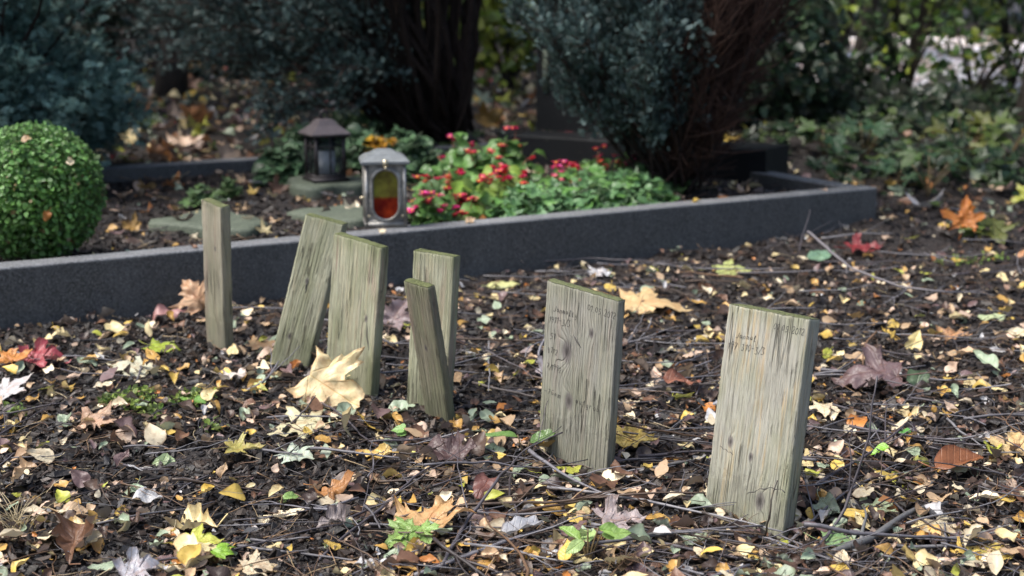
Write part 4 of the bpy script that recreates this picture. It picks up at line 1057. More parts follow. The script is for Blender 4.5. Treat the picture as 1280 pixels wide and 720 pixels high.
# ------------------------------------------------------------------ twigs
def twig_line(L, n=14, crook=.12, r_=random):
    a = 0.0; P = [(0.0, 0.0, 0.0)]; dz = 0
    for i in range(n):
        a += r_.gauss(0, crook); 
        if r_.random() < .12: a += r_.uniform(-.45, .45)
        dz = r_.gauss(0, .05)
        P.append((P[-1][0] + L / n * math.cos(a), P[-1][1] + L / n * math.sin(a), P[-1][2] + L / n * dz))
    return np.array(P)
def twig_shape(L, r0, forks, seed, n=14):
    r_ = random.Random(seed); mb = MB(); P = twig_line(L, n, .13, r_)
    mb.tube(P, np.linspace(r0, r0 * .35, len(P)) * (1 + .18 * np.array([r_.uniform(-1, 1) for _ in P])), 5)
    for f in range(forks):
        i = r_.randrange(2, n - 3); l2 = L * r_.uniform(.2, .5); Q_ = twig_line(l2, 8, .14, r_); a = r_.choice([-1, 1]) * r_.uniform(.35, .9)
        d = P[i + 1] - P[i]; a += math.atan2(d[1], d[0]); c, s = math.cos(a), math.sin(a)
        Q_ = np.stack([Q_[:, 0] * c - Q_[:, 1] * s, Q_[:, 0] * s + Q_[:, 1] * c, Q_[:, 2] + np.linspace(0, l2 * r_.uniform(-.05, .35), len(Q_))], -1) + P[i]
        mb.tube(Q_, np.linspace(r0 * .6, r0 * .25, len(Q_)), 4)
    V = np.concatenate(mb.V); F = np.vstack([np.concatenate(mb.T)] + [np.concatenate(mb.Q)[:, [0, 1, 2]], np.concatenate(mb.Q)[:, [0, 2, 3]]])
    V[:, :2] -= P[len(P) // 2][:2]
    return V, F
TW = [twig_shape(1.0, r, f, 100 + i, 14) for i, (r, f) in enumerate([(.010, 0), (.008, 1), (.010, 2), (.008, 0), (.011, 3), (.008, 2), (.009, 1), (.007, 0), (.009, 3), (.008, 0)])]
TWC = [(.075, .068, .074), (.11, .105, .118), (.045, .036, .036), (.17, .165, .18), (.032, .024, .024), (.09, .065, .05), (.12, .07, .04)]
def twig_density(px, py): return .25 + .75 * sstep(250, 620, px)
n = 2400; x, y = sample_view(n, 1.22, 5.4, .15, 1.9)
dens = .30 + .70 * sstep(-.45, .05, x); k = (rng.random(n) < dens) & ~kerb_block(x, y, 0); x, y = x[k], y[k]; n = len(x)
L = np.exp(rng.normal(math.log(.085), .55, n)).clip(.03, .30)
nor = ground_normal(x, y) + rng.normal(0, .10, (n, 3)); R = basis(nor, rng.random(n) * 2 * PI)
pos = np.stack([x, y, gh(x, y) + .006 + .02 * rng.random(n) ** 1.5], -1)
cc = np.array(TWC)[rng.integers(0, len(TWC), n)] * rng.uniform(.7, 1.3, (n, 1))
sc = np.stack([L, L, L], -1); 
thin = (.0011 / (.011 * L)).clip(.5, 2.5)
stuff(scatter([(v, f, None) for v, f in TW], rng.integers(0, len(TW), n), pos, R, sc, cc, 'twig_litter', M['twig']))
# fine root-like stalks and needles lying everywhere
n = 3800; x, y = sample_view(n, 1.22, 4.6, .12, 2.1); k = ~kerb_block(x, y, 0); x, y = x[k], y[k]; n = len(x)
L = rng.uniform(.012, .06, n); R = basis(ground_normal(x, y) + rng.normal(0, .25, (n, 3)), rng.random(n) * 2 * PI)
pos = np.stack([x, y, gh(x, y) + .004 + .010 * rng.random(n)], -1)
cc = np.array([(.24, .15, .08), (.10, .06, .04), (.30, .22, .12), (.08, .07, .07), (.40, .32, .2)])[rng.choice(5, n, p=[.25, .3, .15, .2, .1])] * rng.uniform(.7, 1.2, (n, 1))
ST = [twig_shape(1.0, .018, 0, 150 + i, 5) for i in range(5)]
stuff(scatter([(v, f, None) for v, f in ST], rng.integers(0, 5, n), pos, R, L, cc, 'stalk_litter', M['twig']))

# individual twigs one can tell apart
def twig_obj(P, r, col, label, name='fallen_twig', group='twigs lying on the mulch', forks=0, seed=0, nside=6):
    r_ = random.Random(seed); P = np.array(P, float)
    # resample with small crooks
    d = np.concatenate([[0], np.cumsum(np.linalg.norm(np.diff(P, axis=0), axis=1))]); n = max(8, int(d[-1] / .018)); t_ = np.linspace(0, d[-1], n)
    Q_ = np.stack([np.interp(t_, d, P[:, i]) for i in range(3)], -1)
    Q_[1:-1] = (Q_[:-2] + Q_[1:-1] * 2 + Q_[2:]) / 4
    Q_ += np.cumsum(np.array([[r_.gauss(0, .0012) for _ in range(3)] for _ in range(n)]), 0) * np.array([1, 1, .4])
    mb = MB(); rr = np.linspace(r, r * .45, n) * (1 + .15 * np.array([r_.uniform(-1, 1) for _ in range(n)]))
    mb.tube(Q_, rr, nside, col=np.array(col))
    for f in range(forks):
        i = r_.randrange(n // 4, n - 2); dirv = Q_[min(i + 1, n - 1)] - Q_[i - 1]; dirv /= np.linalg.norm(dirv)
        a = r_.choice([-1, 1]) * r_.uniform(.4, .9); c, s = math.cos(a), math.sin(a); dv = np.array([dirv[0] * c - dirv[1] * s, dirv[0] * s + dirv[1] * c, dirv[2] + r_.uniform(.05, .5)])
        l2 = r_.uniform(.03, .11); tt = np.linspace(0, 1, 7)[:, None]; B_ = Q_[i] + dv * l2 * tt + np.array([[r_.gauss(0, .0015) for _ in range(3)] for _ in range(7)]) * tt
        mb.tube(B_, np.linspace(rr[i] * .6, r * .2, 7), 5, col=np.array(col))
    # put the origin at the butt
    o = mb.build(name, M['twig'])
    return tag(o, label, 'twig' if name == 'fallen_twig' else 'branch', group)
def pxline(pts): return [px2w(a, b, z) for a, b, z in pts]
GREY = (.14, .135, .15); PUR = (.07, .062, .07); BRN = (.10, .065, .045)
twig_obj(pxline([(1040, 692, .012), (1092, 671, .014), (1137, 640, .016), (1182, 630, .016)]), .0060, (.105, .105, .105), 'thick grey broken branch lying right of the nearest plank', 'fallen_branch', 'branches on the mulch', 1, 1, 8)
twig_obj([(px2w(985, 706, .0)), px2w(1010, 690, .012), pxd(1055, 649, 1.73), pxd(1085, 574, 1.74), pxd(1109, 465, 1.76)], .0026, PUR, 'thin purple twig standing up at a slant right of the nearest plank', forks=1, seed=2)
twig_obj(pxline([(518, 720, .010), (580, 694, .014), (625, 676, .02), (696, 652, .02)]), .0034, GREY, 'pale grey twig slanting up from the bottom below the silver-grey leaf', forks=1, seed=3)
twig_obj(pxline([(722, 663, .016), (800, 674, .016), (894, 692, .014), (1010, 710, .012)]), .0030, PUR, 'long dark twig running along the bottom before the nearest plank', forks=3, seed=4)
twig_obj(pxline([(740, 655, .014), (850, 664, .014), (960, 672, .014), (1040, 700, .01)]), .0026, GREY, 'long grey twig touching the foot of the nearest plank', forks=2, seed=5)
twig_obj([px2w(552, 706, .012), px2w(584, 650, .02), px2w(625, 600, .045), pxd(662, 563, 1.99), pxd(707, 545, 2.00)], .0027, PUR, 'forked dark twig reaching up against the foot of the knotted plank', forks=3, seed=6)
twig_obj(pxline([(662, 563, .03), (696, 589, .02), (760, 619, .012)]), .0032, GREY, 'pale twig slanting down in front of the knotted plank', forks=1, seed=7)
twig_obj([px2w(1010, 290, .11), px2w(1062, 337, .05), px2w(1119, 360, .03), px2w(1175, 367, .03), px2w(1226, 368, .02)], .0042, (.13, .12, .13), 'long arched grey twig on the far side past the planks', forks=5, seed=8)
twig_obj([px2w(990, 330, .0), px2w(1000, 315, .05), pxd(1014, 262, 3.75)], .0022, PUR, 'thin twig poking up beside the far end of the kerb', forks=1, seed=9)
twig_obj(pxline([(307, 490, .012), (334, 475, .03), (352, 452, .05)]), .0032, GREY, 'short grey twig leaning on the foot of the tilted plank', forks=2, seed=10)
twig_obj([px2w(365, 530, .01), pxd(381, 515, 2.2), pxd(396, 495, 2.2)], .0022, (.06, .05, .05), 'short black twig stuck up before the large pale maple leaf', seed=11)
twig_obj(pxline([(400, 700, .01), (470, 640, .02), (520, 590, .02), (600, 540, .02)]), .0024, PUR, 'dark twig crossing behind the tan maple leaf', forks=2, seed=12)
twig_obj(pxline([(800, 590, .01), (850, 578, .014), (905, 575, .014)]), .003, (.12, .115, .11), 'short grey twig between the two nearest planks', forks=0, seed=13)
twig_obj(pxline([(590, 478, .01), (640, 490, .012), (672, 497, .012)]), .0034, (.10, .085, .08), 'dark twig lying left of the knotted plank', forks=0, seed=14)
twig_obj(pxline([(775, 490, .012), (830, 485, .014), (900, 480, .014)]), .0034, (.10, .085, .08), 'dark straight twig running between the nearest planks at their middle height', forks=1, seed=15)
twig_obj(pxline([(1020, 500, .012), (1090, 520, .014), (1160, 552, .014), (1260, 560, .012)]), .0024, PUR, 'long thin twig curving through the litter below the crumpled mauve leaf', forks=4, seed=16)
twig_obj(pxline([(880, 640, .03), (925, 655, .03), (950, 668, .02)]), .0018, (.06, .05, .045), 'thin black twig lying against the foot of the nearest plank', forks=0, seed=17)
twig_obj([px2w(955, 672, .01), pxd(962, 640, 1.71), pxd(972, 600, 1.72)], .0018, (.07, .06, .05), 'thin twig upright against the nearest plank', forks=0, seed=18)
twig_obj(pxline([(640, 330, .02), (740, 322, .02), (850, 330, .02), (950, 332, .02)]), .0022, PUR, 'long thin twig lying along the middle of the kerb', forks=4, seed=19)
tl = []; r3 = random.Random(5); tries = 0; tcell = {}
while len(tl) < 130 and tries < 4000:
    tries += 1
    px = r3.uniform(20, 1275) if r3.random() < .3 else r3.uniform(430, 1275); py = r3.uniform(300, 712)
    if py < 410 - .16 * px: continue
    c = (int(px // 60), int(py // 24))
    if tcell.get(c): continue
    p = px2w(px, py)
    if kerb_block(p[0], p[1], 0) or any(math.hypot(p[0] - a, p[1] - b) < .07 for a, b in PLANKBASE): continue
    ss_, qq_ = sq(p[0], p[1])
    if qq_ > 0 and -GL < ss_ < 0: continue
    tcell[c] = 1
    rel, lm = relation(px, py)
    for _ in range(60):
        Li = r3.choices([0, 1, 2], [.35, .45, .2])[0]; L_ = [.09, .17, .30][Li] * r3.uniform(.85, 1.2); fk = r3.choices([0, 1, 3], [.4, .35, .25])[0]; ci = r3.randrange(4)
        a = r3.uniform(-.5, .5) if r3.random() < .55 else r3.uniform(-PI / 2, PI / 2)
        dirn = 'lying crosswise' if abs(a) < .42 else ('slanting right' if a > 0 else 'slanting left')
        lab = f"{['short', 'medium', 'long'][Li]} {['grey', 'dark purple', 'brown', 'pale grey'][ci]} {['bare', 'forked', 'many-branched'][[0, 1, 3].index(fk)]} twig, {dirn}, {rel} {lm}"
        if lab not in used_labels: break
    used_labels.add(lab)
    k = 6; tt = np.linspace(-.5, .5, k); bend = r3.uniform(-.12, .12)
    X = p[0] + L_ * (tt * math.cos(a) - bend * (tt ** 2) * math.sin(a)); Y = p[1] + L_ * (tt * math.sin(a) + bend * tt ** 2 * math.cos(a))
    Z = gh(X, Y) + .010 + .012 * r3.random() + np.maximum(0, tt) * r3.uniform(0, .12) * L_
    blk = kerb_block(X, Y, 0)
    if blk.any(): continue
    tl.append(twig_obj(np.stack([X, Y, Z], -1), r3.uniform(.0011, .0023) * (1 + .25 * Li), np.array([(.11, .105, .115), (.06, .052, .060), (.075, .05, .036), (.18, .175, .185)][ci]) * r3.uniform(.8, 1.15), lab, forks=fk, seed=tries, nside=5))

# ------------------------------------------------------------------ small plants on the plot
def seedling(px, py, hgt, leaves, size, cols, label, seed, kind='maple', name='seedling', group='green seedlings', spread=.35):
    r_ = random.Random(seed); p = px2w(px, py)
    root = empty(name, tuple(p), label, 'seedling', group)
    mb = MB(); tips = []
    for k in range(leaves):
        a = r_.uniform(0, 2 * PI) if leaves > 2 else r_.choice([PI, 0]) + r_.uniform(-.4, .4); h_ = hgt * (.45 + .55 * (k + 1) / leaves); d = r_.uniform(.4, 1) * spread * hgt
        tip = np.array([math.cos(a) * d, math.sin(a) * d - .1 * hgt, h_]); tt = np.linspace(0, 1, 6)[:, None]
        mb.tube(np.array([0, 0, -.01]) + np.array([tip[0], tip[1], tip[2] + .01]) * np.hstack([tt ** 1.6, tt ** 1.6, tt]), .0011 if hgt < .12 else .002, 5, col=np.array([(.14, .10, .05)])); tips.append((tip, a))
    mb.build('stem', M['twig'], root)
    for tip, a in tips:
        V, F, lc = leaf_proto(kind, 44 if kind != 'maple' else 66, 3, .25, .2, -.25, .05, .0, seed=r_.randrange(99))
        n0 = np.array([math.cos(a) * .3, math.sin(a) * .3 - .35, 1]) + np.array([r_.gauss(0, .25) for _ in range(3)])
        Mx = np.array(orient(n0, PI / 2 - a)); sz = size * r_.uniform(.7, 1.2)
        c = np.array(r_.choice(cols)) * r_.uniform(.8, 1.2)
        obj('leaf', V * sz @ Mx.T + tip, F, M['maple' if kind == 'maple' else 'live'], root, col=np.tile(c, (len(V), 1)), lc=lc)
    return root
G1 = [(.16, .34, .04), (.20, .38, .06)]; G2 = [(.09, .17, .06), (.12, .22, .08), (.07, .13, .06)]
seedling(1118, 585, .035, 1, .028, [(.22, .46, .04)], 'single bright green serrated seedling leaf right of the nearest plank', 1, 'birch')
seedling(1142, 553, .022, 2, .020, [(.10, .30, .06)], 'tiny dark green seedling behind the bright green serrated one', 2, 'birch')
seedling(735, 706, .05, 6, .032, [(.25, .40, .10), (.34, .48, .18)], 'light green seedling at the bottom below the grey-pink leaf', 3, 'beech')
seedling(240, 512, .02, 4, .03, [(.18, .36, .07)], 'low green weed beside the mossy patch', 4, 'beech')
seedling(212, 580, .02, 3, .035, [(.32, .42, .22)], 'pale green weed left of the olive maple leaf', 5, 'beech')
seedling(512, 552, .02, 2, .028, [(.22, .38, .12)], 'single light green leaf beside the leaning stake', 6, 'birch')
seedling(655, 575, .04, 2, .05, [(.12, .22, .06)], 'broad green leaf tucked beside the knotted plank foot', 7, 'beech')
seedling(350, 640, .022, 3, .022, [(.22, .36, .10)], 'tiny green weed left of the rusty brown lobed leaf', 8, 'beech')
seedling(262, 712, .03, 4, .03, [(.25, .45, .05)], 'bright green seedling below the yellow-green maple leaf', 9, 'beech')
seedling(523, 680, .03, 3, .035, [(.24, .40, .10)], 'green seedling beside the tan maple leaf', 10, 'maple')
seedling(160, 622, .02, 2, .03, [(.35, .44, .3)], 'small grey-green weed left of the yellow-green maple leaf', 12, 'beech')
for i, (px, py, h_, nl, lab) in enumerate([(1160, 246, .16, 9, 'leafy dark green seedling clump just past the kerb corner'), (1120, 238, .10, 6, 'low green seedling touching the kerb corner'),
        (1205, 205, .2, 8, 'taller yellow-green seedling behind the leafy clump'), (1255, 215, .22, 8, 'green sapling at the right edge behind the plot'), (1080, 200, .15, 8, 'dark green seedling behind the side kerb'), (1235, 300, .06, 5, 'low yellow-green weed beside the upright orange leaf'), (1030, 196, .12, 7, 'dark glossy seedling behind the grave bed corner')]):
    seedling(px, py, h_, nl, .070, [(.025, .065, .03), (.035, .085, .038), (.055, .11, .028)] if i not in (2, 3, 5) else [(.06, .10, .02), (.085, .105, .018)], lab, 30 + i, 'maple', spread=.55)
# dry grass tuft
p = px2w(22, 668); root = empty('grass_tuft', tuple(p), 'dry straw coloured grass tuft at the left edge of the mulch', 'grass tuft'); mb = MB(); r_ = random.Random(8)
for k in range(34):
    a = r_.uniform(0, 2 * PI); l_ = r_.uniform(.03, .075); d = r_.uniform(.2, 1.0) * l_; tt = np.linspace(0, 1, 6)[:, None]
    b0 = np.array([r_.gauss(0, .008), r_.gauss(0, .008), -.004])
    mb.tube(b0 + np.hstack([math.cos(a) * d * tt ** 1.8, math.sin(a) * d * tt ** 1.8, l_ * tt * (1 - .25 * tt)]), np.linspace(.0008, .0003, 6), 4, col=np.array([(.42, .34, .20)]) * r_.uniform(.6, 1.1))
mb.build('blades', M['twig'], root)

# ------------------------------------------------------------------ plants in the grave bed
def leaf_ball(name_part, root, centers, R_, size, cols, protos, mat, seed, out=None, flat=.35, jit=.5):
    """leaf blades at given points with their outward directions"""
    r_ = np.random.default_rng(seed); n = len(centers)
    nor = out + r_.normal(0, jit, (n, 3)); nor[:, 2] += flat
    R = basis(nor, r_.random(n) * 2 * PI)
    c = np.array(cols)[r_.integers(0, len(cols), n)] * r_.uniform(.75, 1.3, (n, 1))
    return scatter(protos, r_.integers(0, len(protos), n), centers, R, size * r_.uniform(.7, 1.25, n), c, name_part, mat, root)
BOXL = [leaf_proto('beech', 8, 1, .5, .2, .2, .0, 0, seed=s) for s in range(3)]
for P_ in BOXL: P_[0][:, 0] *= 1.35
# clipped box ball
bx = np.array([-1.075, 3.16]); bz = float(gh(*bx)); bc = np.array([bx[0], bx[1], .245]); BR = .158
root = empty('boxwood_ball', (bx[0], bx[1], bz), 'clipped round green boxwood ball just inside the kerb', 'shrub')
r_ = np.random.default_rng(3); n = 13000; d = r_.normal(0, 1, (n, 3)); d /= np.linalg.norm(d, axis=1)[:, None]
lump = 1 + .06 * vnoise(d[:, 0] * 2 + 5, d[:, 1] * 2 + d[:, 2] * 2, 2.2, 7) + .05 * vnoise(d[:, 0] + d[:, 2], d[:, 1] - d[:, 2], 6, 8)
rr = BR * lump * (1 - .36 * r_.random(n) ** 1.5); loc_ = d * rr[:, None] * np.array([1.0, 1.0, .98]) + np.array([0, 0, bc[2] - bz])
k = (loc_[:, 2] > .004) & (vnoise(d[:, 0] * 3 + 7, d[:, 1] * 3 + d[:, 2] * 2.5, 2.6, 17) + .4 * vnoise(d[:, 0] - d[:, 2], d[:, 1], 7, 18) > -.36); loc_, d = loc_[k], d[k]
leaf_ball('foliage', root, loc_, BR, .0125, [(.125, .28, .06), (.075, .18, .033), (.16, .34, .09), (.07, .18, .04)] * 14 + [(.22, .16, .06)], BOXL, M['live'], 4, out=d, flat=.35, jit=.7)
mb = MB(); r5 = random.Random(4)
for k in range(26):
    a = r5.uniform(0, 2 * PI); e = r5.uniform(.2, 1.4); L_ = BR * .86; v = np.array([math.cos(a) * math.cos(e), math.sin(a) * math.cos(e), math.sin(e)]) * L_
    tt = np.linspace(0, 1, 6)[:, None]; mb.tube(np.array([0, 0, -.02]) + v * tt + np.array([0, 0, .10]) * tt, np.linspace(.004, .0015, 6), 5, col=np.array([(.06, .045, .03)]))
mb.build('stems', M['twig'], root)

ROUND = [leaf_proto('round', 16, 2, .35, .12, -.3, .05, 0, seed=s) for s in range(4)]
def flower_mesh(mb, c, s, seed, col):
    r_ = random.Random(seed); 
    for i in range(r_.choice([4, 4, 5])):
        a = i * PI / 2 + r_.uniform(-.3, .3); V, F, lc = ROUND[i % 4]
        V = V * np.array([.9, 1, 1]) * s * r_.uniform(.75, 1.1); e = r_.uniform(.1, .9)
        Mx = np.array(Matrix.Rotation(a, 3, 'Z') @ Matrix.Rotation(e, 3, 'X'))
        mb.add(V @ Mx.T + c, F, np.array([col]) * r_.uniform(.75, 1.15), lc)
    a = np.array([[0, 0, .25 * s]]) + c
    mb.tube(np.vstack([c + np.array([0, 0, .1 * s]), c + np.array([0, -.02 * s, .4 * s])]), s * .16, 6, col=np.array([(.75, .5, .06)]))
def begonia(px, py, D, hgt, nl, nf, label, seed, lsize=.042, spread=.09, cols=((.13, .27, .05), (.17, .33, .06), (.10, .21, .05)), flower=(.62, .03, .06)):
    r_ = random.Random(seed); q = pxd(px, py, D); x0, y0 = q[0], D; z0 = float(gh(x0, y0))
    root = empty('begonia', (x0, y0, z0), label, 'flower', 'red begonias in the grave bed')
    mb = MB(); C, O = [], []
    for k in range(nl):
        a = r_.uniform(0, 2 * PI); d = spread * math.sqrt(r_.random()); z = hgt * r_.uniform(.25, 1) * (1 - .45 * (d / spread) ** 2)
        tip = np.array([math.cos(a) * d, math.sin(a) * d, z]); C.append(tip); O.append((math.cos(a) * .6, math.sin(a) * .6 - .25, .6))
        if k % 2 == 0:
            tt = np.linspace(0, 1, 5)[:, None]; mb.tube(np.hstack([tip[0] * tt ** 1.5, tip[1] * tt ** 1.5, z * tt]), .002, 5, col=np.array([(.16, .20, .06)]))
    leaf_ball('leaves', root, np.array(C), 1, lsize, cols, ROUND, M['live'], seed, out=np.array(O), flat=.2, jit=.3)
    for k in range(nf):
        a = r_.uniform(0, 2 * PI); d = spread * r_.uniform(.1, 1.05); z = hgt * r_.uniform(.55, 1.12) * (1 - .3 * (d / spread) ** 2)
        c = np.array([math.cos(a) * d, math.sin(a) * d - .015, z]); tt = np.linspace(0, 1, 5)[:, None]
        mb.tube(np.hstack([c[0] * tt ** 1.3, c[1] * tt ** 1.3, z * tt]), .0014, 5, col=np.array([(.3, .12, .06)]))
        f = MB()
        for j in range(r_.choice([1, 2, 3])): flower_mesh(f, c + np.array([r_.gauss(0, .010), r_.gauss(0, .010), r_.gauss(0, .008)]), .0170, seed * 31 + k * 7 + j, np.array(flower) * np.array([1, r_.uniform(.6, 1.5), r_.uniform(.7, 1.8)]))
        f.build('flower', M['petal'], root)
    mb.build('stem', M['twig'], root)
BEG = [(540, 262, 3.62, .115, 46, 8, 'low bushy red begonia right beside the pewter lantern', .050), (585, 262, 3.72, .12, 48, 5, 'yellow-green begonia with few flowers behind the kerb middle', .075), (632, 252, 3.95, .16, 46, 7, 'red begonia with broad leaves before the tall pale leafed one', .08),
       (575, 232, 4.25, .22, 40, 4, 'tall begonia with pink flowers at the back left of the flower group', .08), (640, 222, 4.40, .25, 34, 3, 'tallest begonia with large pale green leaves', .085), (606, 246, 4.10, .20, 44, 5, 'begonia in the middle of the flower group', .075), (700, 242, 4.05, .15, 36, 6, 'begonia with crimson flowers behind the ivy', .08), (745, 232, 4.25, .17, 26, 5, 'sparse begonia with a crimson bloom before the black plinth', .075),
       (548, 240, 3.95, .15, 40, 4, 'begonia with pink flowers behind the low bushy one', .065), (785, 230, 4.35, .14, 18, 4, 'small begonia beside the ivy at the conifer stems', .06)]
for i, (px, py, D, h_, nl, nf, lab, sp) in enumerate(BEG):
    begonia(px, py, D, h_ * .72, int(nl * 1.5), int(nf * 2.0) + 1, lab, 300 + i, spread=sp, lsize=.040 if i not in (4, 5) else .050,
            cols=((.09, .20, .045), (.12, .25, .055), (.065, .15, .04)) if i not in (1, 2) else ((.16, .27, .045), (.20, .30, .055), (.11, .21, .045)), flower=(.62, .022, .075) if i % 3 else (.66, .04, .16))
# ivy carpet (uncountable)
IVY = [leaf_proto('maple', 44, 2, .25, .1, -.2, .04, 0, seed=60 + s) for s in range(3)] + [leaf_proto('round', 12, 1, .3, .15, -.2, .04, 0, seed=s) for s in range(2)]
def carpet(name, pts_px, n, size, cols, seed, zmax=.09, protos=IVY):
    r_ = np.random.default_rng(seed); P = []
    for px, py, D, rx_, ry_ in pts_px:
        c = pxd(px, py, D); m = n // len(pts_px); a = r_.random(m) * 2 * PI; rr = np.sqrt(r_.random(m))
        x = c[0] + np.cos(a) * rr * rx_; y = D + np.sin(a) * rr * ry_
        z = zmax * (1 - rr ** 2.2) * r_.uniform(.25, 1, m) + .01
        P.append(np.stack([x, y, gh(x, y) + z], -1))
    P = np.concatenate(P); s_, q_ = sq(P[:, 0], P[:, 1]); P = P[(q_ > KT + .005) | (P[:, 2] > KZ + .008)]
    n = len(P); nor = np.stack([r_.normal(0, .35, n), r_.normal(-.25, .35, n), np.ones(n)], -1); R = basis(nor, r_.random(n) * 2 * PI)
    c = np.array(cols)[r_.integers(0, len(cols), n)] * r_.uniform(.7, 1.3, (n, 1))
    return stuff(scatter(protos, r_.integers(0, len(protos), n), P, R, size * r_.uniform(.6, 1.3, n), c, name, M['live']))
carpet('ivy_carpet', [(655, 262, 3.72, .11, .10), (700, 255, 3.82, .13, .14), (745, 248, 3.92, .14, .15), (790, 244, 4.02, .12, .14), (730, 235, 4.12, .16, .14), (800, 225, 4.25, .10, .12)], 1900, .028, [(.085, .19, .075), (.12, .245, .10), (.065, .145, .055), (.11, .25, .06)], 5, .085)
carpet('ground_foliage', [(355, 222, 4.45, .07, .09), (395, 185, 4.95, .12, .1), (455, 190, 4.75, .13, .12), (500, 185, 4.85, .12, .12), (520, 205, 4.55, .08, .1), (440, 160, 5.4, .2, .15)], 1700, .042, [(.07, .14, .07), (.05, .10, .05), (.10, .19, .09)], 6, .13)
carpet('ground_foliage', [(250, 255, 3.95, .04, .04), (285, 240, 4.1, .03, .03), (840, 238, 4.25, .06, .08)], 140, .028, [(.08, .14, .06), (.10, .18, .06)], 7, .06)
carpet('woodland_herbs', [(1100, 205, 5.1, .25, .2), (1180, 205, 5.2, .3, .25), (1250, 215, 5.0, .3, .3), (1010, 190, 5.6, .3, .25), (1120, 180, 5.9, .4, .3), (1230, 175, 6.1, .5, .3), (1240, 190, 5.5, .4, .3), (1160, 180, 5.6, .35, .3)], 430, .055, [(.008, .022, .009), (.012, .032, .011), (.02, .045, .012), (.045, .075, .015)], 8, .13)
def herb(px, py, D, hgt, label, name, cols, n, size, seed, mat='live'):
    q = pxd(px, py, D); z0 = float(gh(q[0], D)); root = empty(name, (q[0], D, z0), label, 'flower', None); r_ = np.random.default_rng(seed)
    P = np.stack([r_.normal(0, hgt * .22, n), r_.normal(0, hgt * .22, n), hgt * r_.uniform(.6, 1.05, n)], -1)
    leaf_ball('petals', root, P, 1, size, cols, ROUND, M[mat], seed, out=np.tile([[0, -.3, .6]], (n, 1)), jit=.4)
    mb = MB(); 
    for k in range(7):
        e = P[k]; tt = np.linspace(0, 1, 5)[:, None]; mb.tube(e * np.hstack([tt ** 1.5, tt ** 1.5, tt]), .002, 5, col=np.array([(.12, .16, .05)]))
    mb.build('stem', M['twig'], root)
herb(474, 196, 4.7, .12, 'yellow-orange flowering clump behind the pewter lantern', 'yellow_flower', [(.42, .24, .015), (.36, .17, .02)], 46, .030, 9, 'petal')

# ------------------------------------------------------------------ conifers
def spray_proto(nb, seed, w_=.075, droop=.25):
    """a flat, twice-branched scale-leaf spray, 1 long along +y"""
    r_ = random.Random(seed); V, F = [], []
    def kite(b, d, l, wd, z):
        d = np.array(d) / np.linalg.norm(d); s = np.array([-d[1], d[0]])
        m = b + d * l * .5; e = b + d * l; i = len(V)
        for p_, zz in ((b, z), (m + s * wd, z - .3 * wd), (e, z - droop * l * .25), (m - s * wd, z - .3 * wd)): V.append((p_[0], p_[1], zz))
        F.extend([[i, i + 1, i + 2], [i, i + 2, i + 3]])
    kite(np.array([0., 0.]), (0, 1), 1.0, w_ * .6, 0)
    for k in range(nb):
        y_ = .1 + .8 * k / nb; side = 1 if k % 2 else -1; L_ = (.50 - .34 * y_) * r_.uniform(.75, 1.25); a = r_.uniform(.6, .95)
        d = np.array([side * math.sin(a), math.cos(a)]); b = np.array([0., y_]); z = r_.uniform(-.05, .05)
        kite(b, d, L_, w_, z)
        for j in range(2):
            d2 = np.array([d[0] * .6 + (-.5 if j else .2) * -side * .2, d[1] + (.5 if j else .1)])
            kite(b + d * L_ * (.35 + .3 * j), d2, L_ * .5, w_ * .8, z)
    V = np.array(V, float); V[:, 2] -= droop * V[:, 1] ** 2 * .4
    return V, np.array(F), None
SPR = [spray_proto(8, s, .048, dr) for s, dr in ((1, .1), (2, .35), (3, .0), (4, .5))]
def basis_y(d, r_):
    d = d / np.linalg.norm(d, axis=1)[:, None]; ref = r_.normal(0, 1, d.shape); z_ = ref - (ref * d).sum(1)[:, None] * d; z_ /= np.linalg.norm(z_, axis=1)[:, None]
    x_ = np.cross(d, z_); return np.stack([x_, d, z_], -1)
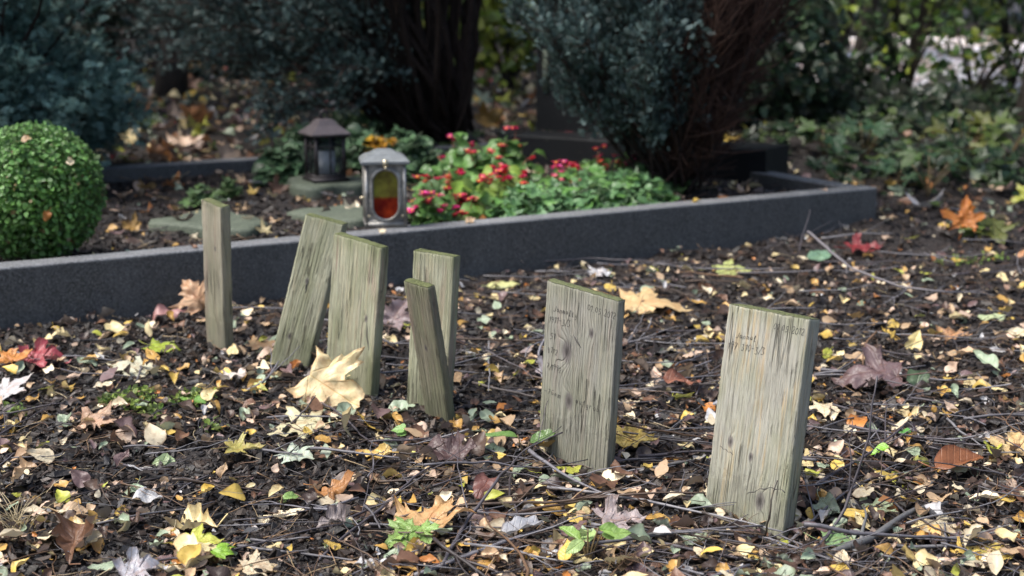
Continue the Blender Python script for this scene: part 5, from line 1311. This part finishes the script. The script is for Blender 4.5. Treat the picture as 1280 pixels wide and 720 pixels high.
def conifer(name, base, branches, label, cols, seed, spray=.045, per=60, rad_=.10, dead=None, group='conifers behind the grave', stemcol=(.026, .019, .017), r0=.02, drop=.0, upw=.5, bs=None):
    """branches: list of (azimuth, elevation, length, first leafy fraction)"""
    r_ = np.random.default_rng(seed); rr = random.Random(seed)
    z0 = float(gh(base[0], base[1])) ; root = empty(name, (base[0], base[1], z0), label, 'tree', group)
    mb = MB(); dm = MB(); C, Dv, K = [], [], []
    for az_, el_, L_, f0, *rk in branches:
        n = 14; tt = np.linspace(0, 1, n); h = np.array([math.sin(az_), math.cos(az_), 0])
        e = el_ + (upw * .35 if len(rk) < 2 else rk[1]) * tt - .1; wob = .11 * L_ * vnoise(tt * 3 + rr.random() * 50, tt * 0, 1.3, int(rr.random() * 999)); 
        step = L_ / (n - 1); rr_ = np.cumsum(np.cos(e)) * step; zz = np.cumsum(np.sin(e)) * step
        b = np.array([rr.uniform(-1, 1) * (bs or r0 * 1.6), rr.uniform(-1, 1) * (bs or r0 * 1.6), -.03])
        P = b + h * rr_[:, None] + np.array([0, 0, 1]) * zz[:, None] + np.stack([-h[1] * wob, h[0] * wob, wob * .6], -1)
        isdead = dead(az_, el_) if dead else False
        rad0 = r0 * min(1.0, .35 + L_ * .4) * rr.uniform(.6, 1.1) * (rk[0] if rk else 1)
        mb.tube(P, np.linspace(rad0, rad0 * .18, n), 6, col=np.array([stemcol]) * rr.uniform(.7, 1.3))
        lumps = [f0 + (1 - f0) * rr.random() ** .7 for _ in range(max(2, int(4.5 * (1 - f0) * min(1.6, .5 + L_))))]
        nt = len(lumps) * 9 if not isdead else 110
        for k in range(nt):
            f = min(.999, max(.05, rr.choice(lumps) + rr.gauss(0, .03))) if not isdead else rr.uniform(.12, 1); i = min(n - 2, int(f * (n - 1)))
            d = (P[i + 1] - P[i]) / np.linalg.norm(P[i + 1] - P[i]) + np.array([rr.gauss(0, .55), rr.gauss(0, .55), rr.gauss(.1, .5)])
            d /= np.linalg.norm(d); l2 = rad_ * (rr.uniform(.45, 1.0) if not isdead else rr.uniform(.7, 2.2)); st = P[i] + (P[i + 1] - P[i]) * rr.random(); t2 = np.linspace(0, 1, 4)[:, None]
            q = st + d * l2 * t2 + np.array([0, 0, .25 * l2 * upw]) * t2 ** 2
            dm.tube(q, np.linspace(.0022, .0008, 4), 4, col=np.array([(.035, .024, .020) if not isdead else (.065, .036, .027)]) * rr.uniform(.6, 1.3), cap=False)
            if not isdead:
                m = max(2, int(per / 19)); u = r_.random((m, 1)) ** .6
                C.append(st + d * l2 * u + r_.normal(0, rad_ * .16, (m, 3))); Dv.append(d + np.array([0, 0, upw * .6]) + r_.normal(0, .5, (m, 3)))
    mb.build('trunk', M['bark'], root)
    dt = dm.build('twigs', M['bark'], root); dt['kind'] = 'stuff'
    C = np.concatenate(C); Dv = np.concatenate(Dv); n = len(C); Dv[:, 2] -= drop
    c = np.array(cols)[r_.integers(0, len(cols), n)] * r_.uniform(.65, 1.35, (n, 1))
    cr = scatter(SPR, r_.integers(0, len(SPR), n), C, basis_y(Dv, r_), spray * r_.uniform(.6, 1.35, n), c, 'crown', M['needle'], root, smooth=False)
    return root
BLUE = [(.042, .078, .077), (.08, .135, .13), (.14, .215, .205), (.024, .046, .045), (.048, .08, .07)]
rB = random.Random(12)
# vase-shaped conifer in the bed: leafy to the left, bare and brown to the right
br = []
for k in range(150):
    a = rB.uniform(-PI, PI); e = rad(rB.uniform(54, 85)); L_ = rB.uniform(.4, .9) if k < 95 else rB.uniform(.9, 2.4)
    if L_ > .9: e = max(e, rad(rB.uniform(70, 86)))
    if 50 < math.degrees(a) % 360 < 200: e = max(e, rad(rB.uniform(60, 82)))
    br.append((a, e, L_, rB.uniform(.2, .42), .65))
for k in range(100):      # leafy side shoots toward the lanterns and the camera
    br.append((rad(rB.uniform(-178, -55)), rad(rB.uniform(50, 76)), rB.uniform(.38, .66), rB.uniform(.30, .5), .6))
def dead4(a, e):
    d = math.degrees(a) % 360
    return 62 < d < 190 and e < rad(86)
conifer('conifer_tree', (.50, 4.26), br, 'vase shaped blue-green conifer in the grave bed, its one side bare and brown', BLUE, 31, .020, 230, .085, dead4, r0=.012, bs=.05)
# multi-stemmed conifer behind the back kerb
br = []
for k in range(150):
    a = rad(rB.uniform(-165, -15)) if k < 100 else rad(rB.uniform(-180, 180)); e = rad(rB.uniform(56, 82)) if k < 100 else rad(rB.uniform(82, 89)); L_ = rB.uniform(.8, 2.6)
    if k > 122: continue
    br.append((a, e, L_, rB.uniform(.24, .42) if k < 100 else rB.uniform(.5, .7)))
for k in range(120):      # wide low side over the bed
    br.append((rad(rB.uniform(-150, -40)), rad(rB.uniform(48, 78)), rB.uniform(.7, 1.35), rB.uniform(.40, .58), .7, -rB.uniform(.2, 1.3)))
for k in range(15): br.append((rad(rB.uniform(-180, 180)), rad(rB.uniform(84, 89)), rB.uniform(1.0, 1.6), .6, 2.2))
def dead3(a, e):
    d = math.degrees(a) % 360
    return False
conifer('conifer_tree', (-.30, 5.42), br, 'dark multi-stemmed conifer spreading over the grave from behind the back kerb', [(.042, .08, .08), (.075, .13, .128), (.125, .195, .188), (.025, .048, .047)], 32, .024, 150, .11, dead3, r0=.013, bs=.10, stemcol=(.030, .021, .018))
# dense conifer at the left
br = []
for k in range(330):
    a = rad(rB.uniform(-180, 180)); zf = rB.random() * .82
    br.append((a, rad(rB.uniform(16, 50)) if zf < .6 else rad(rB.uniform(50, 84)), rB.uniform(.40, .66) if zf < .6 else rB.uniform(.6, 1.4), .16))
t1 = conifer('conifer_tree', (-1.80, 4.40), br, 'dense blue-green conifer with layered sprays behind the boxwood ball', [(.09, .18, .165), (.16, .28, .25), (.24, .38, .335), (.045, .095, .085)], 33, .031, 190, .10, None, r0=.012, upw=.25, drop=.35)
br = [(rad(rB.uniform(-180, 180)), rad(rB.uniform(5, 82)), rB.uniform(.5, 1.2), .35) for k in range(160)]
conifer('conifer_tree', (-3.15, 6.2), br, 'big blue-green conifer cut by the left edge of the photo', [(.04, .075, .076), (.055, .095, .095)], 34, .05, 60, .15, None, r0=.03, upw=.25, drop=.3)

# ------------------------------------------------------------------ trees, shrubs and hedges behind
BL = [leaf_proto('birch', 10, 1, .3, .2, -.3, .05, 0, seed=s) for s in range(4)]
def crown_points(r_, n, center, R_, holes=.18, f=1.6, seed=0):
    out = []
    tot = 0
    while tot < n:
        d = r_.normal(0, 1, (n, 3)); d /= np.linalg.norm(d, axis=1)[:, None]; rr = r_.random(n) ** .42
        p = d * rr[:, None] * (1 + .35 * vnoise(d[:, 0] * 1.5 + 3, d[:, 1] * 1.5 + 2 * d[:, 2], 1.5, seed))[:, None]
        q = p * np.array(R_)
        v = vnoise(q[:, 0] + q[:, 2] * .7, q[:, 1] + q[:, 2] * .6, f, seed) + vnoise(q[:, 2] - q[:, 0] * .5, q[:, 1], f * 1.4, seed + 3)
        k = v > -holes; out.append(np.hstack([q[k] + np.array(center), d[k]])); tot += k.sum()
    return np.vstack(out)[:n]
def shrub(name, x0, y0, R_, zc, n, size, cols, label, seed, group=None, cat='shrub', trunk=None, holes=.12, f=2.0, lean=0.0):
    r_ = np.random.default_rng(seed); rr = random.Random(seed); z0 = float(gh(x0, y0)); root = empty(name, (x0, y0, z0), label, cat, group)
    P = crown_points(r_, n, (lean * zc, 0, zc), R_, holes, f, seed); k = P[:, 2] > .01; P = P[k]
    leaf_ball('crown' if cat == 'tree' else 'foliage', root, P[:, :3], 1, size, cols, BL, M['live'], seed, out=P[:, 3:] * .5, flat=.5, jit=.5)
    mb = MB()
    if trunk:
        tr, nst = trunk
        for s in range(nst):
            h = zc + R_[2] * .5; tt = np.linspace(0, 1, 12); a = rr.uniform(0, 2 * PI); o = .12 * s
            X = lean * h * tt + o * math.cos(a) + .04 * np.sin(tt * 5 + s); Y = o * math.sin(a) + .04 * np.sin(tt * 4 + 1 + s)
            mb.tube(np.stack([X, Y, h * tt - .05], -1), tr * (1 - .55 * tt) * (1 + .5 * np.exp(-tt * 14)), 9, col=np.array([(.05, .042, .036)]))
            for b in range(7):
                i = rr.randrange(5, 11); t_ = rr.uniform(0, 2 * PI); l_ = R_[0] * rr.uniform(.5, .9); uu = np.linspace(0, 1, 6)
                mb.tube(np.stack([X[i] + math.cos(t_) * l_ * uu, Y[i] + math.sin(t_) * l_ * uu, h * tt[i] + l_ * .6 * uu ** .8], -1), np.linspace(tr * .35, .006, 6), 6, col=np.array([(.05, .042, .036)]))
        mb.build('trunk', M['bark'], root)
    else:
        for b in range(12):
            p = P[rr.randrange(len(P)), :3]; uu = np.linspace(0, 1, 6)[:, None]
            mb.tube(p * np.hstack([uu ** 1.4, uu ** 1.4, uu]), np.linspace(.012, .003, 6), 5, col=np.array([(.06, .05, .04)]))
        mb.build('stems', M['bark'], root)
    return root
DK = [(.022, .048, .024), (.034, .07, .028), (.018, .038, .022)]
MG = [(.05, .11, .025), (.075, .15, .03), (.035, .075, .022)]
YG = [(.22, .27, .03), (.16, .24, .04), (.28, .30, .05)]
YW = [(.014, .026, .017), (.02, .036, .022), (.012, .02, .014)]
# dark yew hedge closing the view at the left
def hedge(name, x0, x1, y0, dep, hgt, n, size, cols, label, seed):
    r_ = np.random.default_rng(seed); xc = (x0 + x1) / 2; root = empty(name, (xc, y0, float(gh(xc, y0))), label, 'hedge')
    u = r_.random(n); P = np.stack([x0 - xc + (x1 - x0) * r_.random(n), -dep / 2 + dep * u ** 1.6, hgt * r_.random(n) ** .9], -1)
    P[:, 1] += .18 * vnoise(P[:, 0], P[:, 2], 1.6, seed) + .1 * vnoise(P[:, 0], P[:, 2], 4, seed)
    leaf_ball('foliage', root, P, 1, size, cols, BL, M['live'], seed, out=np.tile([[0, -.7, .2]], (n, 1)), flat=.2, jit=.6)
    mb = MB()
    for k in range(14):
        x = (x0 - xc) + (x1 - x0) * (k + .5) / 14; mb.tube([(x, 0, -.05), (x + .05, .03, hgt * .5), (x - .04, 0, hgt * .95)], [.06, .04, .02], 7, col=np.array([(.05, .04, .035)]))
    mb.build('trunk', M['bark'], root)
hedge('yew_hedge', -7.5, -1.1, 9.6, 1.1, 3.2, 26000, .075, YW, 'nearly black yew hedge far behind the grave', 51)
shrub('golden_shrub', -.02, 8.6, (.62, .5, .85), (.85), 3000, .075, [(.30, .36, .04), (.22, .32, .05), (.36, .38, .07)], 'yellow-green shrub glowing between the two dark conifers', 52, holes=.05)
shrub('golden_shrub', 0.75, 11.0, (.9, .7, 1.1), 1.0, 3000, .09, MG, 'mid-green shrub behind the yellow-green one', 53, holes=.1)
shrub('evergreen_shrub', 1.10, 6.4, (.40, .45, .42), .30, 2600, .06, DK, 'dark evergreen shrub just behind the brown side of the conifer', 54, 'low evergreen shrubs')
shrub('evergreen_shrub', 1.75, 6.5, (.62, .5, .12), .06, 1000, .065, [(.012, .026, .013), (.02, .04, .016)], 'dark low shrub below the bright gap in the trees', 55, 'low evergreen shrubs')
shrub('evergreen_shrub', 2.5, 6.7, (.6, .5, .10), .05, 700, .07, [(.014, .03, .013), (.026, .05, .016)], 'green low shrub under the brightest part of the gap', 56, 'low evergreen shrubs')
shrub('evergreen_shrub', 1.25, 8.3, (.42, .5, .8), .55, 1300, .07, DK, 'taller dark shrub left of the slanting trunks', 57, 'low evergreen shrubs')
shrub('leafy_shrub', 2.15, 7.8, (.8, .5, .7), .80, 900, .06, [(.30, .38, .06), (.20, .31, .06), (.12, .22, .05)], 'loose yellow-green shrub with bright gaps in front of the pale path', 58, holes=.0, f=3.0)
shrub('leafy_shrub', 2.85, 8.2, (.75, .5, .75), .80, 760, .06, [(.32, .38, .06), (.20, .31, .06), (.12, .22, .05)], 'thin leafy shrub before the right part of the pale path', 59, holes=.0, f=3.0)
shrub('evergreen_shrub', 3.15, 7.2, (.55, .5, .9), .65, 1800, .07, DK, 'dark shrub beside the thick trunk at the right edge', 77, 'low evergreen shrubs')
shrub('evergreen_shrub', 1.75, 7.7, (.30, .3, .34), .22, 600, .06, DK + MG[:1], 'dark leafy shrub at the foot of the slanting trunks', 78, 'low evergreen shrubs')
shrub('leafy_shrub', 2.35, 7.3, (.55, .4, .30), .25, 230, .06, MG + YG[:1], 'low trailing green branches crossing the bright gap', 79, holes=.0, f=4.0)
shrub('leafy_shrub', 2.22, 5.4, (.3, .3, .45), .55, 260, .07, YG, 'yellow-green branches at the right edge near the dark trunk', 60, holes=.0)
# trees whose trunks show, and unseen ones that add shade
T_ = 'trees behind the grave'
shrub('maple_tree', 1.86, 8.4, (1.8, 1.6, 1.4), 2.9, 5000, .13, MG + YG, 'maple with a slim dark trunk slanting to one side beside the bright gap', 61, T_, 'tree', (.055, 1), .1, 1.2, .10)
shrub('maple_tree', 2.12, 8.9, (1.5, 1.5, 1.3), 3.1, 4000, .13, MG, 'second slim dark trunk close behind the slanting one', 62, T_, 'tree', (.045, 1), .1, 1.2, .12)
shrub('maple_tree', 2.36, 6.3, (1.5, 1.3, 1.3), 2.6, 4200, .12, DK + MG, 'thick dark tree trunk at the right edge of the photo', 63, T_, 'tree', (.10, 2), .1, 1.2, -.02)
shrub('maple_tree', .9, 12.5, (2.4, 2.2, 1.8), 3.8, 4500, .18, MG, 'broad green maple far behind between the conifers', 64, T_, 'tree', (.12, 1), .1, .8, .0)
shrub('maple_tree', -2.8, 7.4, (2.2, 1.9, 1.5), 3.3, 5200, .16, DK, 'unseen dark tree added to shade the leaf strewn ground behind the back kerb', 65, T_, 'tree', (.09, 1), .1, .8, -.1)  # out of view, put in for the shade of its crown
shrub('maple_tree', -5.5, 12.5, (3, 2.6, 2.2), 4.2, 5000, .2, DK, 'tall dark tree behind the yew hedge', 66, T_, 'tree', (.16, 1), .1, .8, 0)
shrub('maple_tree', -1.9, 7.9, (1.5, 1.4, 1.2), 3.0, 4500, .13, DK + MG, 'slim dark tree behind the back kerb, nearest to the yew hedge middle', 67, T_, 'tree', (.07, 1), .1, .9, .06)
# far belt beyond the path
for i, (x, y, R_, zc, cols, lab) in enumerate([(2.0, 19, (2.2, 1.4, 1.6), 1.2, MG, 'green bushes beyond the pale path, behind the slanting trunks'), (5.2, 19.5, (2.4, 1.4, 1.9), 1.3, DK + MG, 'dull green bushes beyond the brightest part of the path'), (8.6, 19, (2.4, 1.6, 2.4), 1.6, DK, 'dark bushes beyond the far end of the path'), (-1.6, 17, (2.4, 1.6, 2.2), 1.5, DK + YG[:1], 'bushes far behind the yellow-green shrub'), (-6, 18, (3, 2, 3), 2, DK, 'dark bushes far behind the yew hedge')]):
    shrub('far_bush', x, y, R_, zc, 3200, .16, cols, lab, 70 + i, 'bushes beyond the path', holes=.25)
r_ = np.random.default_rng(90); n = 24000; a = r_.uniform(-1.25, 1.25, n); D = r_.uniform(26, 34, n); z = 9 * r_.random(n) ** .8
P = np.stack([np.sin(a) * D, np.cos(a) * D, z], -1); R = basis(r_.normal(0, .6, (n, 3)) + np.array([0, -.8, .3]), r_.random(n) * 6.28)
stuff(scatter(BL, r_.integers(0, 4, n), P, R, r_.uniform(.35, .7, n), np.array(DK + MG)[r_.integers(0, 6, n)], 'far_woodland', M['live']))
# a few leaves caught on the kerb top
for i, (s_, q_, sz, ci, hd, lab) in enumerate([(-1.33, .03, .030, 4, 1.0, 'tan leaf lying on the kerb top beside the pewter lantern'), (-1.56, .02, .026, 2, 3.0, 'cream leaf hanging over the kerb edge under the pewter lantern'), (-2.02, .035, .024, 6, 2.0, 'small brown leaf on the kerb top behind the tilted plank'),
        (-2.55, .03, .030, 3, .5, 'ochre leaf on the kerb top in front of the boxwood ball'), (-.62, .03, .026, 0, 4.0, 'yellow leaf on the kerb top in front of the vase shaped conifer'), (-.18, .035, .022, 5, 2.2, 'pinkish leaf on the kerb top near its corner')]):
    p = wpt(s_, q_, KZ + .003); put_leaf('birch', leafmesh('birch', 'curled', i % 6), p, orient((.1, -.15, 1), hd), sz, PALETTE[ci][1], lab, GROUPS['birch'])
# leaves caught in the box ball, a few stray shoots
for i, (a, e, ci, lab) in enumerate([(-80, 52, 4, 'tan leaf caught high in the boxwood ball'), (-60, -8, 8, 'orange leaf caught low in the boxwood ball'), (-35, 30, 2, 'cream leaf caught in the side of the boxwood ball')]):
    d = np.array([math.cos(rad(a)) * math.cos(rad(e)), math.sin(rad(a)) * math.cos(rad(e)), math.sin(rad(e))])
    put_leaf('birch', leafmesh('birch', 'curled', i), bc + d * (BR * 1.02), orient(d + np.array([0, 0, .6]), a), .026, PALETTE[ci][1], lab, GROUPS['birch'])
